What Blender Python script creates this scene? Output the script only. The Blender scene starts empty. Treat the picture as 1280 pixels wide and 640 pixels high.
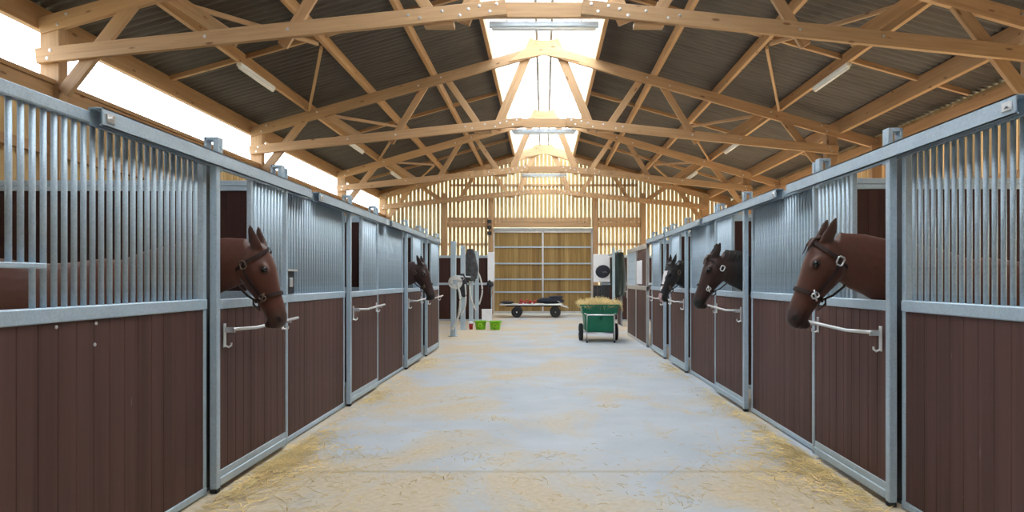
import bpy, bmesh, math, random
from mathutils import Vector, Matrix, noise as mnoise
R = math.radians
random.seed(7)
sc = bpy.context.scene
COL = sc.collection

# ------------------------------------------------------------------ materials
def new_mat(name):
    m = bpy.data.materials.new(name); m.use_nodes = True
    nt = m.node_tree
    b = nt.nodes['Principled BSDF']
    return m, nt, b
def N(nt, t, **kw):
    n = nt.nodes.new(t)
    for k, v in kw.items():
        if k in n.inputs: n.inputs[k].default_value = v
        else: setattr(n, k, v)
    return n
def ramp(nt, stops):
    r = nt.nodes.new('ShaderNodeValToRGB')
    el = r.color_ramp.elements
    while len(el) < len(stops): el.new(0.5)
    for e, (p, c) in zip(el, stops):
        e.position = p; e.color = (*c, 1) if len(c) == 3 else c
    return r
def plain(name, col, rough=0.6, metal=0.0, var=0.12, scale=6, spec=0.5):
    m, nt, b = new_mat(name)
    tc = N(nt, 'ShaderNodeTexCoord'); nz = N(nt, 'ShaderNodeTexNoise', Scale=scale, Detail=5)
    nt.links.new(tc.outputs['Object'], nz.inputs['Vector'])
    lo = tuple(max(0, c*(1-var)) for c in col); hi = tuple(min(1, c*(1+var)) for c in col)
    r = ramp(nt, [(0.3, lo), (0.7, hi)])
    nt.links.new(nz.outputs['Fac'], r.inputs['Fac']); nt.links.new(r.outputs['Color'], b.inputs['Base Color'])
    b.inputs['Roughness'].default_value = rough; b.inputs['Metallic'].default_value = metal
    b.inputs['Specular IOR Level'].default_value = spec
    return m
def wood(name, c0, c1, axis=0, grain=22, rough=0.65, knots=True):
    """timber; grain runs along the object's own axis"""
    m, nt, b = new_mat(name)
    tc = N(nt, 'ShaderNodeTexCoord'); mp = N(nt, 'ShaderNodeMapping')
    s = [grain]*3; s[axis] = 1.1
    mp.inputs['Scale'].default_value = s
    oi = N(nt, 'ShaderNodeObjectInfo')
    addv = N(nt, 'ShaderNodeVectorMath', operation='ADD')
    mulv = N(nt, 'ShaderNodeVectorMath', operation='SCALE'); mulv.inputs['Scale'].default_value = 37.0
    comb = N(nt, 'ShaderNodeCombineXYZ')
    for k in range(3): nt.links.new(oi.outputs['Random'], comb.inputs[k])
    nt.links.new(comb.outputs[0], mulv.inputs[0])
    nt.links.new(tc.outputs['Object'], addv.inputs[0]); nt.links.new(mulv.outputs[0], addv.inputs[1])
    nt.links.new(addv.outputs[0], mp.inputs['Vector'])
    nz = N(nt, 'ShaderNodeTexNoise', Scale=1.0, Detail=6, Roughness=0.6, Distortion=0.6)
    nt.links.new(mp.outputs[0], nz.inputs['Vector'])
    r = ramp(nt, [(0.25, c0), (0.75, c1)])
    nt.links.new(nz.outputs['Fac'], r.inputs['Fac'])
    out = r.outputs['Color']
    if knots:
        vo = N(nt, 'ShaderNodeTexVoronoi', Scale=1.0)
        mp2 = N(nt, 'ShaderNodeMapping'); s2 = [6.0]*3; s2[axis] = 1.9
        mp2.inputs['Scale'].default_value = s2
        nt.links.new(addv.outputs[0], mp2.inputs['Vector']); nt.links.new(mp2.outputs[0], vo.inputs['Vector'])
        kr = ramp(nt, [(0.07, (0.32, 0.2, 0.12)), (0.13, (1, 1, 1))])
        nt.links.new(vo.outputs['Distance'], kr.inputs['Fac'])
        mx = N(nt, 'ShaderNodeMix', data_type='RGBA', blend_type='MULTIPLY'); mx.inputs[0].default_value = 0.8
        nt.links.new(out, mx.inputs[6]); nt.links.new(kr.outputs['Color'], mx.inputs[7]); out = mx.outputs[2]
    hsv = N(nt, 'ShaderNodeHueSaturation')
    mr = N(nt, 'ShaderNodeMapRange'); mr.inputs['To Min'].default_value = 0.86; mr.inputs['To Max'].default_value = 1.12
    nt.links.new(oi.outputs['Random'], mr.inputs['Value']); nt.links.new(mr.outputs[0], hsv.inputs['Value'])
    nt.links.new(out, hsv.inputs['Color']); nt.links.new(hsv.outputs[0], b.inputs['Base Color'])
    b.inputs['Roughness'].default_value = rough
    bp = N(nt, 'ShaderNodeBump', Strength=0.15, Distance=0.01)
    nt.links.new(nz.outputs['Fac'], bp.inputs['Height']); nt.links.new(bp.outputs[0], b.inputs['Normal'])
    return m
def planks(name, cols, axis, width, along=2, rough=0.7, streak=0.35, off=0.0, spec=0.4, scuff=False):
    """boards of one surface: tone by plank number along `axis`, grain along `along`"""
    m, nt, b = new_mat(name)
    tc = N(nt, 'ShaderNodeTexCoord'); sp = N(nt, 'ShaderNodeSeparateXYZ')
    nt.links.new(tc.outputs['Object'], sp.inputs[0])
    dv = N(nt, 'ShaderNodeMath', operation='DIVIDE'); dv.inputs[1].default_value = width
    ad = N(nt, 'ShaderNodeMath', operation='ADD'); ad.inputs[1].default_value = off
    nt.links.new(sp.outputs[axis], ad.inputs[0]); nt.links.new(ad.outputs[0], dv.inputs[0])
    fl = N(nt, 'ShaderNodeMath', operation='FLOOR'); nt.links.new(dv.outputs[0], fl.inputs[0])
    wn = N(nt, 'ShaderNodeTexWhiteNoise', noise_dimensions='1D'); nt.links.new(fl.outputs[0], wn.inputs['W'])
    r = ramp(nt, [(i/(len(cols)-1), c) for i, c in enumerate(cols)])
    nt.links.new(wn.outputs['Value'], r.inputs['Fac'])
    mp = N(nt, 'ShaderNodeMapping'); s = [18.0]*3; s[along] = 0.8
    mp.inputs['Scale'].default_value = s
    nt.links.new(tc.outputs['Object'], mp.inputs['Vector'])
    nz = N(nt, 'ShaderNodeTexNoise', Scale=1.0, Detail=6, Roughness=0.62)
    nt.links.new(mp.outputs[0], nz.inputs['Vector'])
    g = ramp(nt, [(0.25, (1-streak,)*3), (0.75, (1+streak*0.4,)*3)])
    nt.links.new(nz.outputs['Fac'], g.inputs['Fac'])
    mx = N(nt, 'ShaderNodeMix', data_type='RGBA', blend_type='MULTIPLY'); mx.inputs[0].default_value = 1.0
    nt.links.new(r.outputs['Color'], mx.inputs[6]); nt.links.new(g.outputs['Color'], mx.inputs[7])
    out = mx.outputs[2]
    if scuff:
        mp3 = N(nt, 'ShaderNodeMapping'); mp3.inputs['Scale'].default_value = (9, 22, 4.5)
        n3 = N(nt, 'ShaderNodeTexNoise', Scale=1.0, Detail=3, Roughness=0.5)
        nt.links.new(tc.outputs['Object'], mp3.inputs['Vector']); nt.links.new(mp3.outputs[0], n3.inputs['Vector'])
        r3 = ramp(nt, [(0.71, (0, 0, 0)), (0.78, (0.35,)*3)]); nt.links.new(n3.outputs['Fac'], r3.inputs['Fac'])
        m3 = N(nt, 'ShaderNodeMix', data_type='RGBA'); m3.inputs[7].default_value = (0.30, 0.24, 0.19, 1)
        nt.links.new(r3.outputs['Color'], m3.inputs[0]); nt.links.new(out, m3.inputs[6]); out = m3.outputs[2]
    nt.links.new(out, b.inputs['Base Color'])
    b.inputs['Roughness'].default_value = rough; b.inputs['Specular IOR Level'].default_value = spec
    return m
def galvanised():
    m, nt, b = new_mat('galvanised steel')
    tc = N(nt, 'ShaderNodeTexCoord'); vo = N(nt, 'ShaderNodeTexVoronoi', Scale=110.0)
    nz = N(nt, 'ShaderNodeTexNoise', Scale=7.0, Detail=6)
    nt.links.new(tc.outputs['Object'], vo.inputs['Vector']); nt.links.new(tc.outputs['Object'], nz.inputs['Vector'])
    mx = N(nt, 'ShaderNodeMix', data_type='FLOAT'); mx.inputs[0].default_value = 0.6
    sep = N(nt, 'ShaderNodeSeparateColor'); nt.links.new(vo.outputs['Color'], sep.inputs[0])
    nt.links.new(sep.outputs[0], mx.inputs[2]); nt.links.new(nz.outputs['Fac'], mx.inputs[3])
    r = ramp(nt, [(0.2, (0.38, 0.48, 0.57)), (0.8, (0.50, 0.61, 0.70))])
    nt.links.new(mx.outputs[0], r.inputs['Fac']); nt.links.new(r.outputs['Color'], b.inputs['Base Color'])
    b.inputs['Metallic'].default_value = 0.25; b.inputs['Roughness'].default_value = 0.45
    return m
def roof_mat():
    m, nt, b = new_mat('fibre cement sheet')
    tc = N(nt, 'ShaderNodeTexCoord'); mp = N(nt, 'ShaderNodeMapping'); mp.inputs['Scale'].default_value = (0.6, 6, 1)
    nz = N(nt, 'ShaderNodeTexNoise', Scale=1.5, Detail=8, Roughness=0.7)
    nt.links.new(tc.outputs['Object'], mp.inputs[0]); nt.links.new(mp.outputs[0], nz.inputs['Vector'])
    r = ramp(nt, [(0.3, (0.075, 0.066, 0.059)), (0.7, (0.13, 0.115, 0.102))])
    nt.links.new(nz.outputs['Fac'], r.inputs['Fac']); nt.links.new(r.outputs['Color'], b.inputs['Base Color'])
    b.inputs['Roughness'].default_value = 0.8
    return m
def floor_mat():
    m, nt, b = new_mat('dusty concrete')
    tc = N(nt, 'ShaderNodeTexCoord'); sp = N(nt, 'ShaderNodeSeparateXYZ'); nt.links.new(tc.outputs['Object'], sp.inputs[0])
    def noise(scale, detail=6, sx=1, sy=1, rough=0.6, dist=0.0):
        mp = N(nt, 'ShaderNodeMapping'); mp.inputs['Scale'].default_value = (sx, sy, 1)
        nz = N(nt, 'ShaderNodeTexNoise', Scale=scale, Detail=detail, Roughness=rough, Distortion=dist)
        nt.links.new(tc.outputs['Object'], mp.inputs[0]); nt.links.new(mp.outputs[0], nz.inputs['Vector'])
        return nz.outputs['Fac']
    base = ramp(nt, [(0.25, (0.37, 0.40, 0.44)), (0.75, (0.48, 0.51, 0.545))])
    nt.links.new(noise(1.3, 7), base.inputs['Fac'])
    def mth(op, a, bb):
        n = N(nt, 'ShaderNodeMath', operation=op)
        for i, v in enumerate((a, bb)):
            if isinstance(v, (int, float)): n.inputs[i].default_value = v
            else: nt.links.new(v, n.inputs[i])
        return n.outputs[0]
    def mrange(v, a, b2, c, d):
        n = N(nt, 'ShaderNodeMapRange')
        n.inputs[1].default_value = a; n.inputs[2].default_value = b2; n.inputs[3].default_value = c; n.inputs[4].default_value = d
        nt.links.new(v, n.inputs[0]); return n.outputs[0]
    ax = mth('ABSOLUTE', sp.outputs[0], 0)
    edge = mrange(ax, 1.2, 2.3, 0.0, 0.09)
    near = mrange(sp.outputs[1], 4.6, 6.0, 0.075, 0.0)
    far = mrange(sp.outputs[1], 14.0, 22.0, 0.0, 0.07)
    bay = mth('MULTIPLY', mth('COSINE', mth('MULTIPLY', mth('SUBTRACT', sp.outputs[1], 4.6), 2.02), 0), 0.035)
    left = mrange(sp.outputs[0], -1.6, 1.8, 0.06, -0.035)
    n1 = mrange(noise(0.85, 8, 1.0, 0.8, 0.68, 0.6), 0.2, 0.8, 0.13, 0.87)
    s = mth('ADD', mth('ADD', mth('ADD', mth('ADD', n1, edge), near), mth('ADD', bay, far)), left)
    dust = mrange(s, 0.48, 0.68, 0.0, 0.9)
    tan = ramp(nt, [(0.3, (0.45, 0.355, 0.235)), (0.7, (0.58, 0.475, 0.335))])
    nt.links.new(noise(24, 5), tan.inputs['Fac'])
    mx = N(nt, 'ShaderNodeMix', data_type='RGBA')
    nt.links.new(dust, mx.inputs[0]); nt.links.new(base.outputs['Color'], mx.inputs[6]); nt.links.new(tan.outputs['Color'], mx.inputs[7])
    # saw cut joint across the aisle
    j = mth('ABSOLUTE', mth('SUBTRACT', sp.outputs[1], 5.1), 0)
    jm = mrange(j, 0.008, 0.05, 0.45, 0.0)
    mx2 = N(nt, 'ShaderNodeMix', data_type='RGBA'); mx2.inputs[7].default_value = (0.30, 0.25, 0.17, 1)
    nt.links.new(jm, mx2.inputs[0]); nt.links.new(mx.outputs[2], mx2.inputs[6])
    # dark specks
    sp2 = noise(38, 3)
    spk = mrange(sp2, 0.74, 0.80, 0.0, 0.5)
    mx3 = N(nt, 'ShaderNodeMix', data_type='RGBA'); mx3.inputs[7].default_value = (0.16, 0.12, 0.08, 1)
    nt.links.new(spk, mx3.inputs[0]); nt.links.new(mx2.outputs[2], mx3.inputs[6])
    nt.links.new(mx3.outputs[2], b.inputs['Base Color'])
    b.inputs['Roughness'].default_value = 0.72; b.inputs['Specular IOR Level'].default_value = 0.3
    bp = N(nt, 'ShaderNodeBump', Strength=0.25, Distance=0.006)
    nt.links.new(noise(30, 6), bp.inputs['Height']); nt.links.new(bp.outputs[0], b.inputs['Normal'])
    return m
def coat_mat(name):
    m, nt, b = new_mat(name)
    at = N(nt, 'ShaderNodeAttribute', attribute_name='coat')
    tc = N(nt, 'ShaderNodeTexCoord'); nz = N(nt, 'ShaderNodeTexNoise', Scale=30.0, Detail=4)
    nt.links.new(tc.outputs['Object'], nz.inputs['Vector'])
    g = ramp(nt, [(0.3, (0.88,)*3), (0.7, (1.1,)*3)]); nt.links.new(nz.outputs['Fac'], g.inputs['Fac'])
    mx = N(nt, 'ShaderNodeMix', data_type='RGBA', blend_type='MULTIPLY'); mx.inputs[0].default_value = 1.0
    nt.links.new(at.outputs['Color'], mx.inputs[6]); nt.links.new(g.outputs['Color'], mx.inputs[7])
    nt.links.new(mx.outputs[2], b.inputs['Base Color'])
    b.inputs['Roughness'].default_value = 0.52; b.inputs['Specular IOR Level'].default_value = 0.35
    b.inputs['Sheen Weight'].default_value = 0.15
    return m
def poly_mat():
    m, nt, b = new_mat('polycarbonate skylight')
    nt.nodes.remove(b)
    out = [n for n in nt.nodes if n.type == 'OUTPUT_MATERIAL'][0]
    tr = N(nt, 'ShaderNodeBsdfTranslucent'); tr.inputs['Color'].default_value = (0.93, 0.95, 0.97, 1)
    tc = N(nt, 'ShaderNodeTexCoord'); nz = N(nt, 'ShaderNodeTexNoise', Scale=0.7, Detail=4)
    nt.links.new(tc.outputs['Object'], nz.inputs['Vector'])
    tint = ramp(nt, [(0.3, (0.50, 0.56, 0.64)), (0.7, (0.55, 0.61, 0.69))])
    nt.links.new(nz.outputs['Fac'], tint.inputs['Fac']); nt.links.new(tint.outputs['Color'], tr.inputs['Color'])
    nt.links.new(tr.outputs[0], out.inputs[0])
    return m
M = {}
M['timber'] = wood('spruce timber', (0.365, 0.215, 0.102), (0.53, 0.335, 0.18))
M['timber_z'] = wood('spruce timber upright', (0.365, 0.215, 0.102), (0.53, 0.335, 0.18), axis=2)
M['timber_y'] = wood('spruce timber lengthwise', (0.37, 0.21, 0.092), (0.53, 0.32, 0.155), axis=1)
M['slat'] = planks('pale wall boards', [(0.50, 0.34, 0.15), (0.66, 0.48, 0.25), (0.58, 0.40, 0.19)], 1, 0.15, 2, streak=0.3)
M['slat_x'] = planks('gable boards', [(0.58, 0.42, 0.19), (0.74, 0.57, 0.29), (0.64, 0.47, 0.22), (0.80, 0.64, 0.36)], 0, 0.165, 2, streak=0.3)
M['gate_boards'] = planks('gate boards', [(0.25, 0.145, 0.045), (0.38, 0.245, 0.085), (0.30, 0.19, 0.065), (0.43, 0.29, 0.11)], 0, 0.15, 2, streak=0.45)
M['steel'] = galvanised()
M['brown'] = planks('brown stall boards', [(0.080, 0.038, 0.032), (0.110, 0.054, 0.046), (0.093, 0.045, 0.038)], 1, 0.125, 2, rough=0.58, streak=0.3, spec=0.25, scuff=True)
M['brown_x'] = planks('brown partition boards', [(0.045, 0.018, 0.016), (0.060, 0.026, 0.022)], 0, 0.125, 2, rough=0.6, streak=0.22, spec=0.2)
M['roof'] = roof_mat(); M['floor'] = floor_mat(); M['poly'] = poly_mat()
def dim_sheet_mat():  # for the added sheet that tones down the sky in the gable gaps
    m, nt, b = new_mat('gap dimming sheet'); nt.nodes.remove(b)
    out = [n for n in nt.nodes if n.type == 'OUTPUT_MATERIAL'][0]
    tr = N(nt, 'ShaderNodeBsdfTranslucent')
    tc = N(nt, 'ShaderNodeTexCoord'); nz = N(nt, 'ShaderNodeTexNoise', Scale=0.45, Detail=3)
    nt.links.new(tc.outputs['Object'], nz.inputs['Vector'])
    r = ramp(nt, [(0.35, (0.26, 0.27, 0.23)), (0.65, (0.42, 0.38, 0.27))]); nt.links.new(nz.outputs['Fac'], r.inputs['Fac'])
    nt.links.new(r.outputs['Color'], tr.inputs['Color']); nt.links.new(tr.outputs[0], out.inputs[0])
    return m
M['dim_sheet'] = dim_sheet_mat()
M['rubber'] = plain('black rubber', (0.018, 0.018, 0.019), 0.75)
M['dark'] = plain('dark fabric', (0.022, 0.024, 0.03), 0.85, scale=14, var=0.4)
M['navy'] = plain('dark navy fabric', (0.014, 0.017, 0.032), 0.8, scale=14, var=0.4)
M['charcoal'] = plain('charcoal rug cloth', (0.045, 0.047, 0.052), 0.85, scale=9, var=0.5)
M['green'] = plain('green plastic', (0.005, 0.18, 0.095), 0.38, var=0.1)
M['lime'] = plain('lime plastic', (0.20, 0.56, 0.008), 0.4, var=0.08)
M['lime_light'] = plain('pale lime plastic', (0.45, 0.75, 0.08), 0.4, var=0.08)
M['white'] = plain('white painted board', (0.78, 0.80, 0.86), 0.5, var=0.04)
M['red'] = plain('red plastic', (0.45, 0.02, 0.025), 0.45)
M['rope'] = plain('pale rope', (0.62, 0.62, 0.60), 0.9, scale=60, var=0.2)
M['ropebrown'] = plain('brown strap', (0.20, 0.12, 0.06), 0.9, scale=60, var=0.2)
M['pale_alu'] = plain('pale blue anodised housing', (0.74, 0.84, 0.95), 0.4, metal=0.0, var=0.05)
M['lamp_white'] = plain('white lamp diffuser', (0.85, 0.85, 0.82), 0.35, var=0.03)
M['bright_steel'] = plain('bright steel', (0.72, 0.73, 0.74), 0.32, metal=0.7, var=0.08)
M['leather'] = plain('dark halter webbing', (0.024, 0.010, 0.007), 0.7)
M['halter_brown'] = plain('dark chestnut halter webbing', (0.022, 0.008, 0.006), 0.7)
M['bronze'] = plain('dull bronze buckle', (0.12, 0.085, 0.06), 0.5, metal=0.3)
M['gap_shade_steel'] = plain('steel in painted gap shade', (0.05, 0.056, 0.062), 0.6)  # post colour darkened to stand in for the shade inside the door gaps
M['eye'] = plain('horse eye', (0.006, 0.004, 0.003), 0.08)
M['straw'] = plain('straw', (0.68, 0.52, 0.245), 0.8, scale=3, var=0.35)
M['hoof'] = plain('hoof', (0.05, 0.04, 0.03), 0.6)
M['ground'] = plain('outside ground', (0.30, 0.28, 0.20), 0.95, scale=0.8, var=0.3)
M['foil'] = plain('dark green plastic', (0.008, 0.020, 0.017), 0.4, var=0.4)
M['coat'] = coat_mat('horse coat')
M['mullion'] = plain('grey skylight bar', (0.30, 0.31, 0.30), 0.5)

# ------------------------------------------------------------------ mesh helpers
def finish(bm, name, mat, parent=None, loc=None, smooth=False, mtx=None):
    me = bpy.data.meshes.new(name)
    bmesh.ops.recalc_face_normals(bm, faces=bm.faces[:])
    bm.to_mesh(me); bm.free()
    for mm in (mat if isinstance(mat, (list, tuple)) else [mat]): me.materials.append(mm)
    if smooth:
        for p in me.polygons: p.use_smooth = True
    o = bpy.data.objects.new(name, me); COL.objects.link(o)
    if parent: o.parent = parent
    if mtx is not None: o.matrix_basis = mtx
    elif loc is not None: o.location = loc
    return o
def share(name, me, parent=None, loc=(0, 0, 0)):
    o = bpy.data.objects.new(name, me); COL.objects.link(o)
    if parent: o.parent = parent
    o.location = loc
    return o
def empty(name, loc, rz=0.0, **props):
    o = bpy.data.objects.new(name, None); COL.objects.link(o)
    o.location = loc; o.rotation_euler = (0, 0, rz); o.empty_display_size = 0.2
    tag(o, **props)
    return o
def tag(o, label=None, cat=None, group=None, kind=None):
    if label: o['label'] = label
    if cat: o['category'] = cat
    if group: o['group'] = group
    if kind: o['kind'] = kind
    return o
def box(bm, x0, x1, y0, y1, z0, z1, mi=0, bev=0.0):
    vs = [bm.verts.new((x, y, z)) for x in (x0, x1) for y in (y0, y1) for z in (z0, z1)]
    idx = [(0, 1, 3, 2), (4, 6, 7, 5), (0, 4, 5, 1), (2, 3, 7, 6), (0, 2, 6, 4), (1, 5, 7, 3)]
    fs = [bm.faces.new([vs[i] for i in f]) for f in idx]
    for f in fs: f.material_index = mi
    if bev > 0:
        es = list({e for f in fs for e in f.edges})
        r = bmesh.ops.bevel(bm, geom=es, offset=bev, segments=1, affect='EDGES', profile=0.5)
        for f in r['faces']: f.material_index = mi
    return fs
def tube(bm, pts, rad, n=10, mi=0, cap=True):
    pts = [Vector(p) for p in pts]; rings = []
    up = Vector((0, 0, 1))
    for i, p in enumerate(pts):
        t = (pts[min(i+1, len(pts)-1)] - pts[max(i-1, 0)]).normalized()
        a = t.cross(up)
        if a.length < 1e-3: a = t.cross(Vector((1, 0, 0)))
        a.normalize(); b = t.cross(a).normalized()
        r = rad[i] if isinstance(rad, (list, tuple)) else rad
        rings.append([bm.verts.new(p + a*r*math.cos(k*2*math.pi/n) + b*r*math.sin(k*2*math.pi/n)) for k in range(n)])
    skin(bm, rings, mi, cap)
def skin(bm, rings, mi=0, cap=True, closed=True):
    n = len(rings[0])
    for A, B in zip(rings, rings[1:]):
        for k in range(n if closed else n-1):
            f = bm.faces.new((A[k], A[(k+1) % n], B[(k+1) % n], B[k])); f.material_index = mi
    if cap:
        f = bm.faces.new(rings[0][::-1]); f.material_index = mi
        f = bm.faces.new(rings[-1]); f.material_index = mi
def cyl(bm, p0, p1, r, n=12, mi=0): tube(bm, [p0, p1], r, n, mi)
def ellipsoid(bm, c, r, seg=16, rings=10, mtx=None, mi=0):
    mat = Matrix.Translation(c) @ (mtx if mtx is not None else Matrix.Identity(4)) @ Matrix.Diagonal((*r, 1))
    res = bmesh.ops.create_uvsphere(bm, u_segments=seg, v_segments=rings, radius=1, matrix=mat)
    for f in {f for v in res['verts'] for f in v.link_faces}: f.material_index = mi
def lathe(bm, prof, c=(0, 0, 0), n=24, mi=0, axis='z', close=True):
    rings = []
    for r, h in prof:
        ring = []
        for k in range(n):
            a = 2*math.pi*k/n
            if axis == 'z': p = (c[0]+r*math.cos(a), c[1]+r*math.sin(a), c[2]+h)
            elif axis == 'x': p = (c[0]+h, c[1]+r*math.cos(a), c[2]+r*math.sin(a))
            else: p = (c[0]+r*math.cos(a), c[1]+h, c[2]+r*math.sin(a))
            ring.append(bm.verts.new(p))
        rings.append(ring)
    skin(bm, rings, mi, close)
def beam_obj(name, p0, p1, w, h, mat, parent=None, org=(0, 0, 0), ext=0.0, bolts=None):
    """squared timber from p0 to p1 (world), w along Y-ish side, h in the vertical plane; its own x axis runs along it"""
    p0, p1 = Vector(p0), Vector(p1); d = p1-p0; L = d.length; x = d.normalized()
    ref = Vector((0, 0, 1)) if abs(x.z) < 0.95 else Vector((1, 0, 0))
    y = ref.cross(x).normalized(); z = x.cross(y)
    bm = bmesh.new(); box(bm, -ext, L+ext, -w/2, w/2, -h/2, h/2, bev=0.006)
    mats = [mat]
    if bolts:
        mats = [mat, M['bright_steel']]
        for t, q in bolts:
            for sd in (-1, 1):
                lathe(bm, [(0.02, 0), (0.02, 0.006*sd), (0.011, 0.007*sd), (0.011, 0.018*sd)], (t, sd*w/2, q), 8, 1, 'y')
    m4 = Matrix((( x.x, y.x, z.x, p0.x-org[0]), (x.y, y.y, z.y, p0.y-org[1]), (x.z, y.z, z.z, p0.z-org[2]), (0, 0, 0, 1)))
    return finish(bm, name, mats, parent, mtx=m4)

# ------------------------------------------------------------------ setting
CAMH = 1.42
Y0, Y1 = -9.0, 28.45          # barn from behind the camera to the gable
SL = 0.283                    # roof slope
def roofz(x): return 6.71 - SL*abs(x)      # centre of the truss top chord
XL, XR = -6.62, 7.75
bm = bmesh.new(); box(bm, XL-0.3, XR+0.3, Y0, Y1+0.4, -0.2, 0.0)
tag(finish(bm, 'floor', M['floor']), 'pale blue grey concrete aisle floor dusted with tan straw chaff', kind='structure')
bm = bmesh.new(); box(bm, -60, 60, -40, 80, -0.6, -0.21)
tag(finish(bm, 'ground', M['ground']), kind='structure')

def corrugated(name, x0, x1):
    bm = bmesh.new(); pitch = 0.18; seg = 6; n = int((Y1+0.5-Y0)/pitch*seg)
    xs = [x0 + (x1-x0)*k/6 for k in range(7)]
    rows = []
    for i in range(n+1):
        y = Y0 + i*pitch/seg
        dz = 0.03*math.sin(2*math.pi*i/seg)
        rows.append([bm.verts.new((x, y, roofz(x)+0.335+dz)) for x in xs])
    for A, B in zip(rows, rows[1:]):
        for k in range(6): bm.faces.new((A[k], A[k+1], B[k+1], B[k]))
    o = finish(bm, name, M['roof'], smooth=True)
    md = o.modifiers.new('thickness', 'SOLIDIFY'); md.thickness = 0.008; md.offset = 1
    return tag(o, kind='structure')
corrugated('ceiling', -6.98, -1.24)
corrugated('ceiling_right', 1.24, 7.95)

# skylight along the ridge: two slopes, ridge cap strip, grey bars
bm = bmesh.new()
prof = [(-1.36, roofz(1.36)+0.39), (-0.2, roofz(0.2)+0.42), (0.2, roofz(0.2)+0.42), (1.36, roofz(1.36)+0.39)]
SKY0 = -1.0
rows = [[bm.verts.new((x, y, z)) for x, z in prof] for y in (SKY0, Y1+0.45)]
for k in range(3): bm.faces.new((rows[0][k], rows[0][k+1], rows[1][k+1], rows[1][k]))
bm2 = bmesh.new(); rows = [[bm2.verts.new((x, y, z)) for x, z in prof] for y in (Y0, SKY0)]
for k in range(3): bm2.faces.new((rows[0][k], rows[0][k+1], rows[1][k+1], rows[1][k]))
tag(finish(bm2, 'ceiling_ridge', M['roof']), kind='structure')  # opaque ridge behind the camera, added to darken that end
sky_o = tag(finish(bm, 'window_1', M['poly']), 'long white translucent ridge skylight', kind='structure')
bm = bmesh.new()
for x in (-0.17, 0.17): box(bm, x-0.03, x+0.03, SKY0, Y1+0.4, roofz(0.2)+0.33, roofz(0.2)+0.40)
finish(bm, 'glazing_bar', M['mullion'], sky_o)
bm = bmesh.new()
yy = SKY0+1.0
while yy < Y1:
    for s in (-1, 1):
        vs = [(s*0.19, roofz(0.2)+0.38), (s*1.34, roofz(1.34)+0.36)]
        tube(bm, [(vs[0][0], yy, vs[0][1]), (vs[1][0], yy, vs[1][1])], 0.02, 6)
    yy += 3.3
finish(bm, 'cross_bar', M['lamp_white'], sky_o)

# side walls of upright boards
def board_wall(name, x, z0, z1, y0, y1, wdt=0.15, gap=0.012):
    bm = bmesh.new(); y = y0
    while y < y1:
        box(bm, x-0.014, x+0.014, y+gap/2, min(y+wdt, y1)-gap/2, z0, z1 + random.uniform(-0.004, 0.004))
        y += wdt
    return tag(finish(bm, name, M['slat']), kind='structure')
board_wall('wall_left', XL-0.1, 0.0, 4.05, Y0, Y1)
HOLES = [(2.9, 5.6), (6.1, 8.7), (9.2, 11.9), (12.4, 14.3), (15.0, 18.6), (19.2, 22.8), (23.4, 27.4)]  # unseen openings added to bounce warm sunlight up under the right eave
def board_wall_holes(name, x, z0, z1, y0, y1, wdt=0.15, gap=0.012):
    bm = bmesh.new(); y = y0
    while y < y1:
        a, b_ = y+gap/2, min(y+wdt, y1)-gap/2
        if any(h0 < y+wdt/2 < h1 for h0, h1 in HOLES):
            box(bm, x-0.014, x+0.014, a, b_, z0, 0.6); box(bm, x-0.014, x+0.014, a, b_, 2.3, z1)
        else: box(bm, x-0.014, x+0.014, a, b_, z0, z1)
        y += wdt
    o = tag(finish(bm, name, M['slat']), kind='structure')
    bm = bmesh.new()
    for h0, h1 in HOLES:
        box(bm, x-0.05, x+0.05, h0-0.1, h1+0.1, 0.53, 0.6); box(bm, x-0.05, x+0.05, h0-0.1, h1+0.1, 2.3, 2.37)
    finish(bm, 'added_opening_frame', M['timber_y'], o)
board_wall_holes('wall_right', XR+0.1, 0.0, 4.80, Y0, Y1)
for k, (z, h) in enumerate(((3.16, 0.13), (0.3, 0.2))):
    for s, x, nm in ((-1, XL-0.03, 'left'), (1, XR+0.03, 'right')):
        bm = bmesh.new(); box(bm, x-0.055, x+0.055, Y0, Y1, z-h/2, z+h/2)
        tag(finish(bm, 'trim_girt_' + nm, M['timber_y']), kind='structure')
bm = bmesh.new(); box(bm, XL-0.16, XL+0.10, Y0, Y1, 4.03, 4.09); box(bm, XL+0.0, XL+0.07, Y0, Y1, 3.85, 4.03)
tag(finish(bm, 'trim_wall_cap', M['timber_y']), kind='structure')

bm = bmesh.new(); x = -6.7
while x < XR+0.1:
    box(bm, x, x+0.165, Y0-0.03, Y0, 0.0, roofz(x+0.08)+0.32); x += 0.165
tag(finish(bm, 'wall_front', M['slat_x']), kind='structure')
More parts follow.
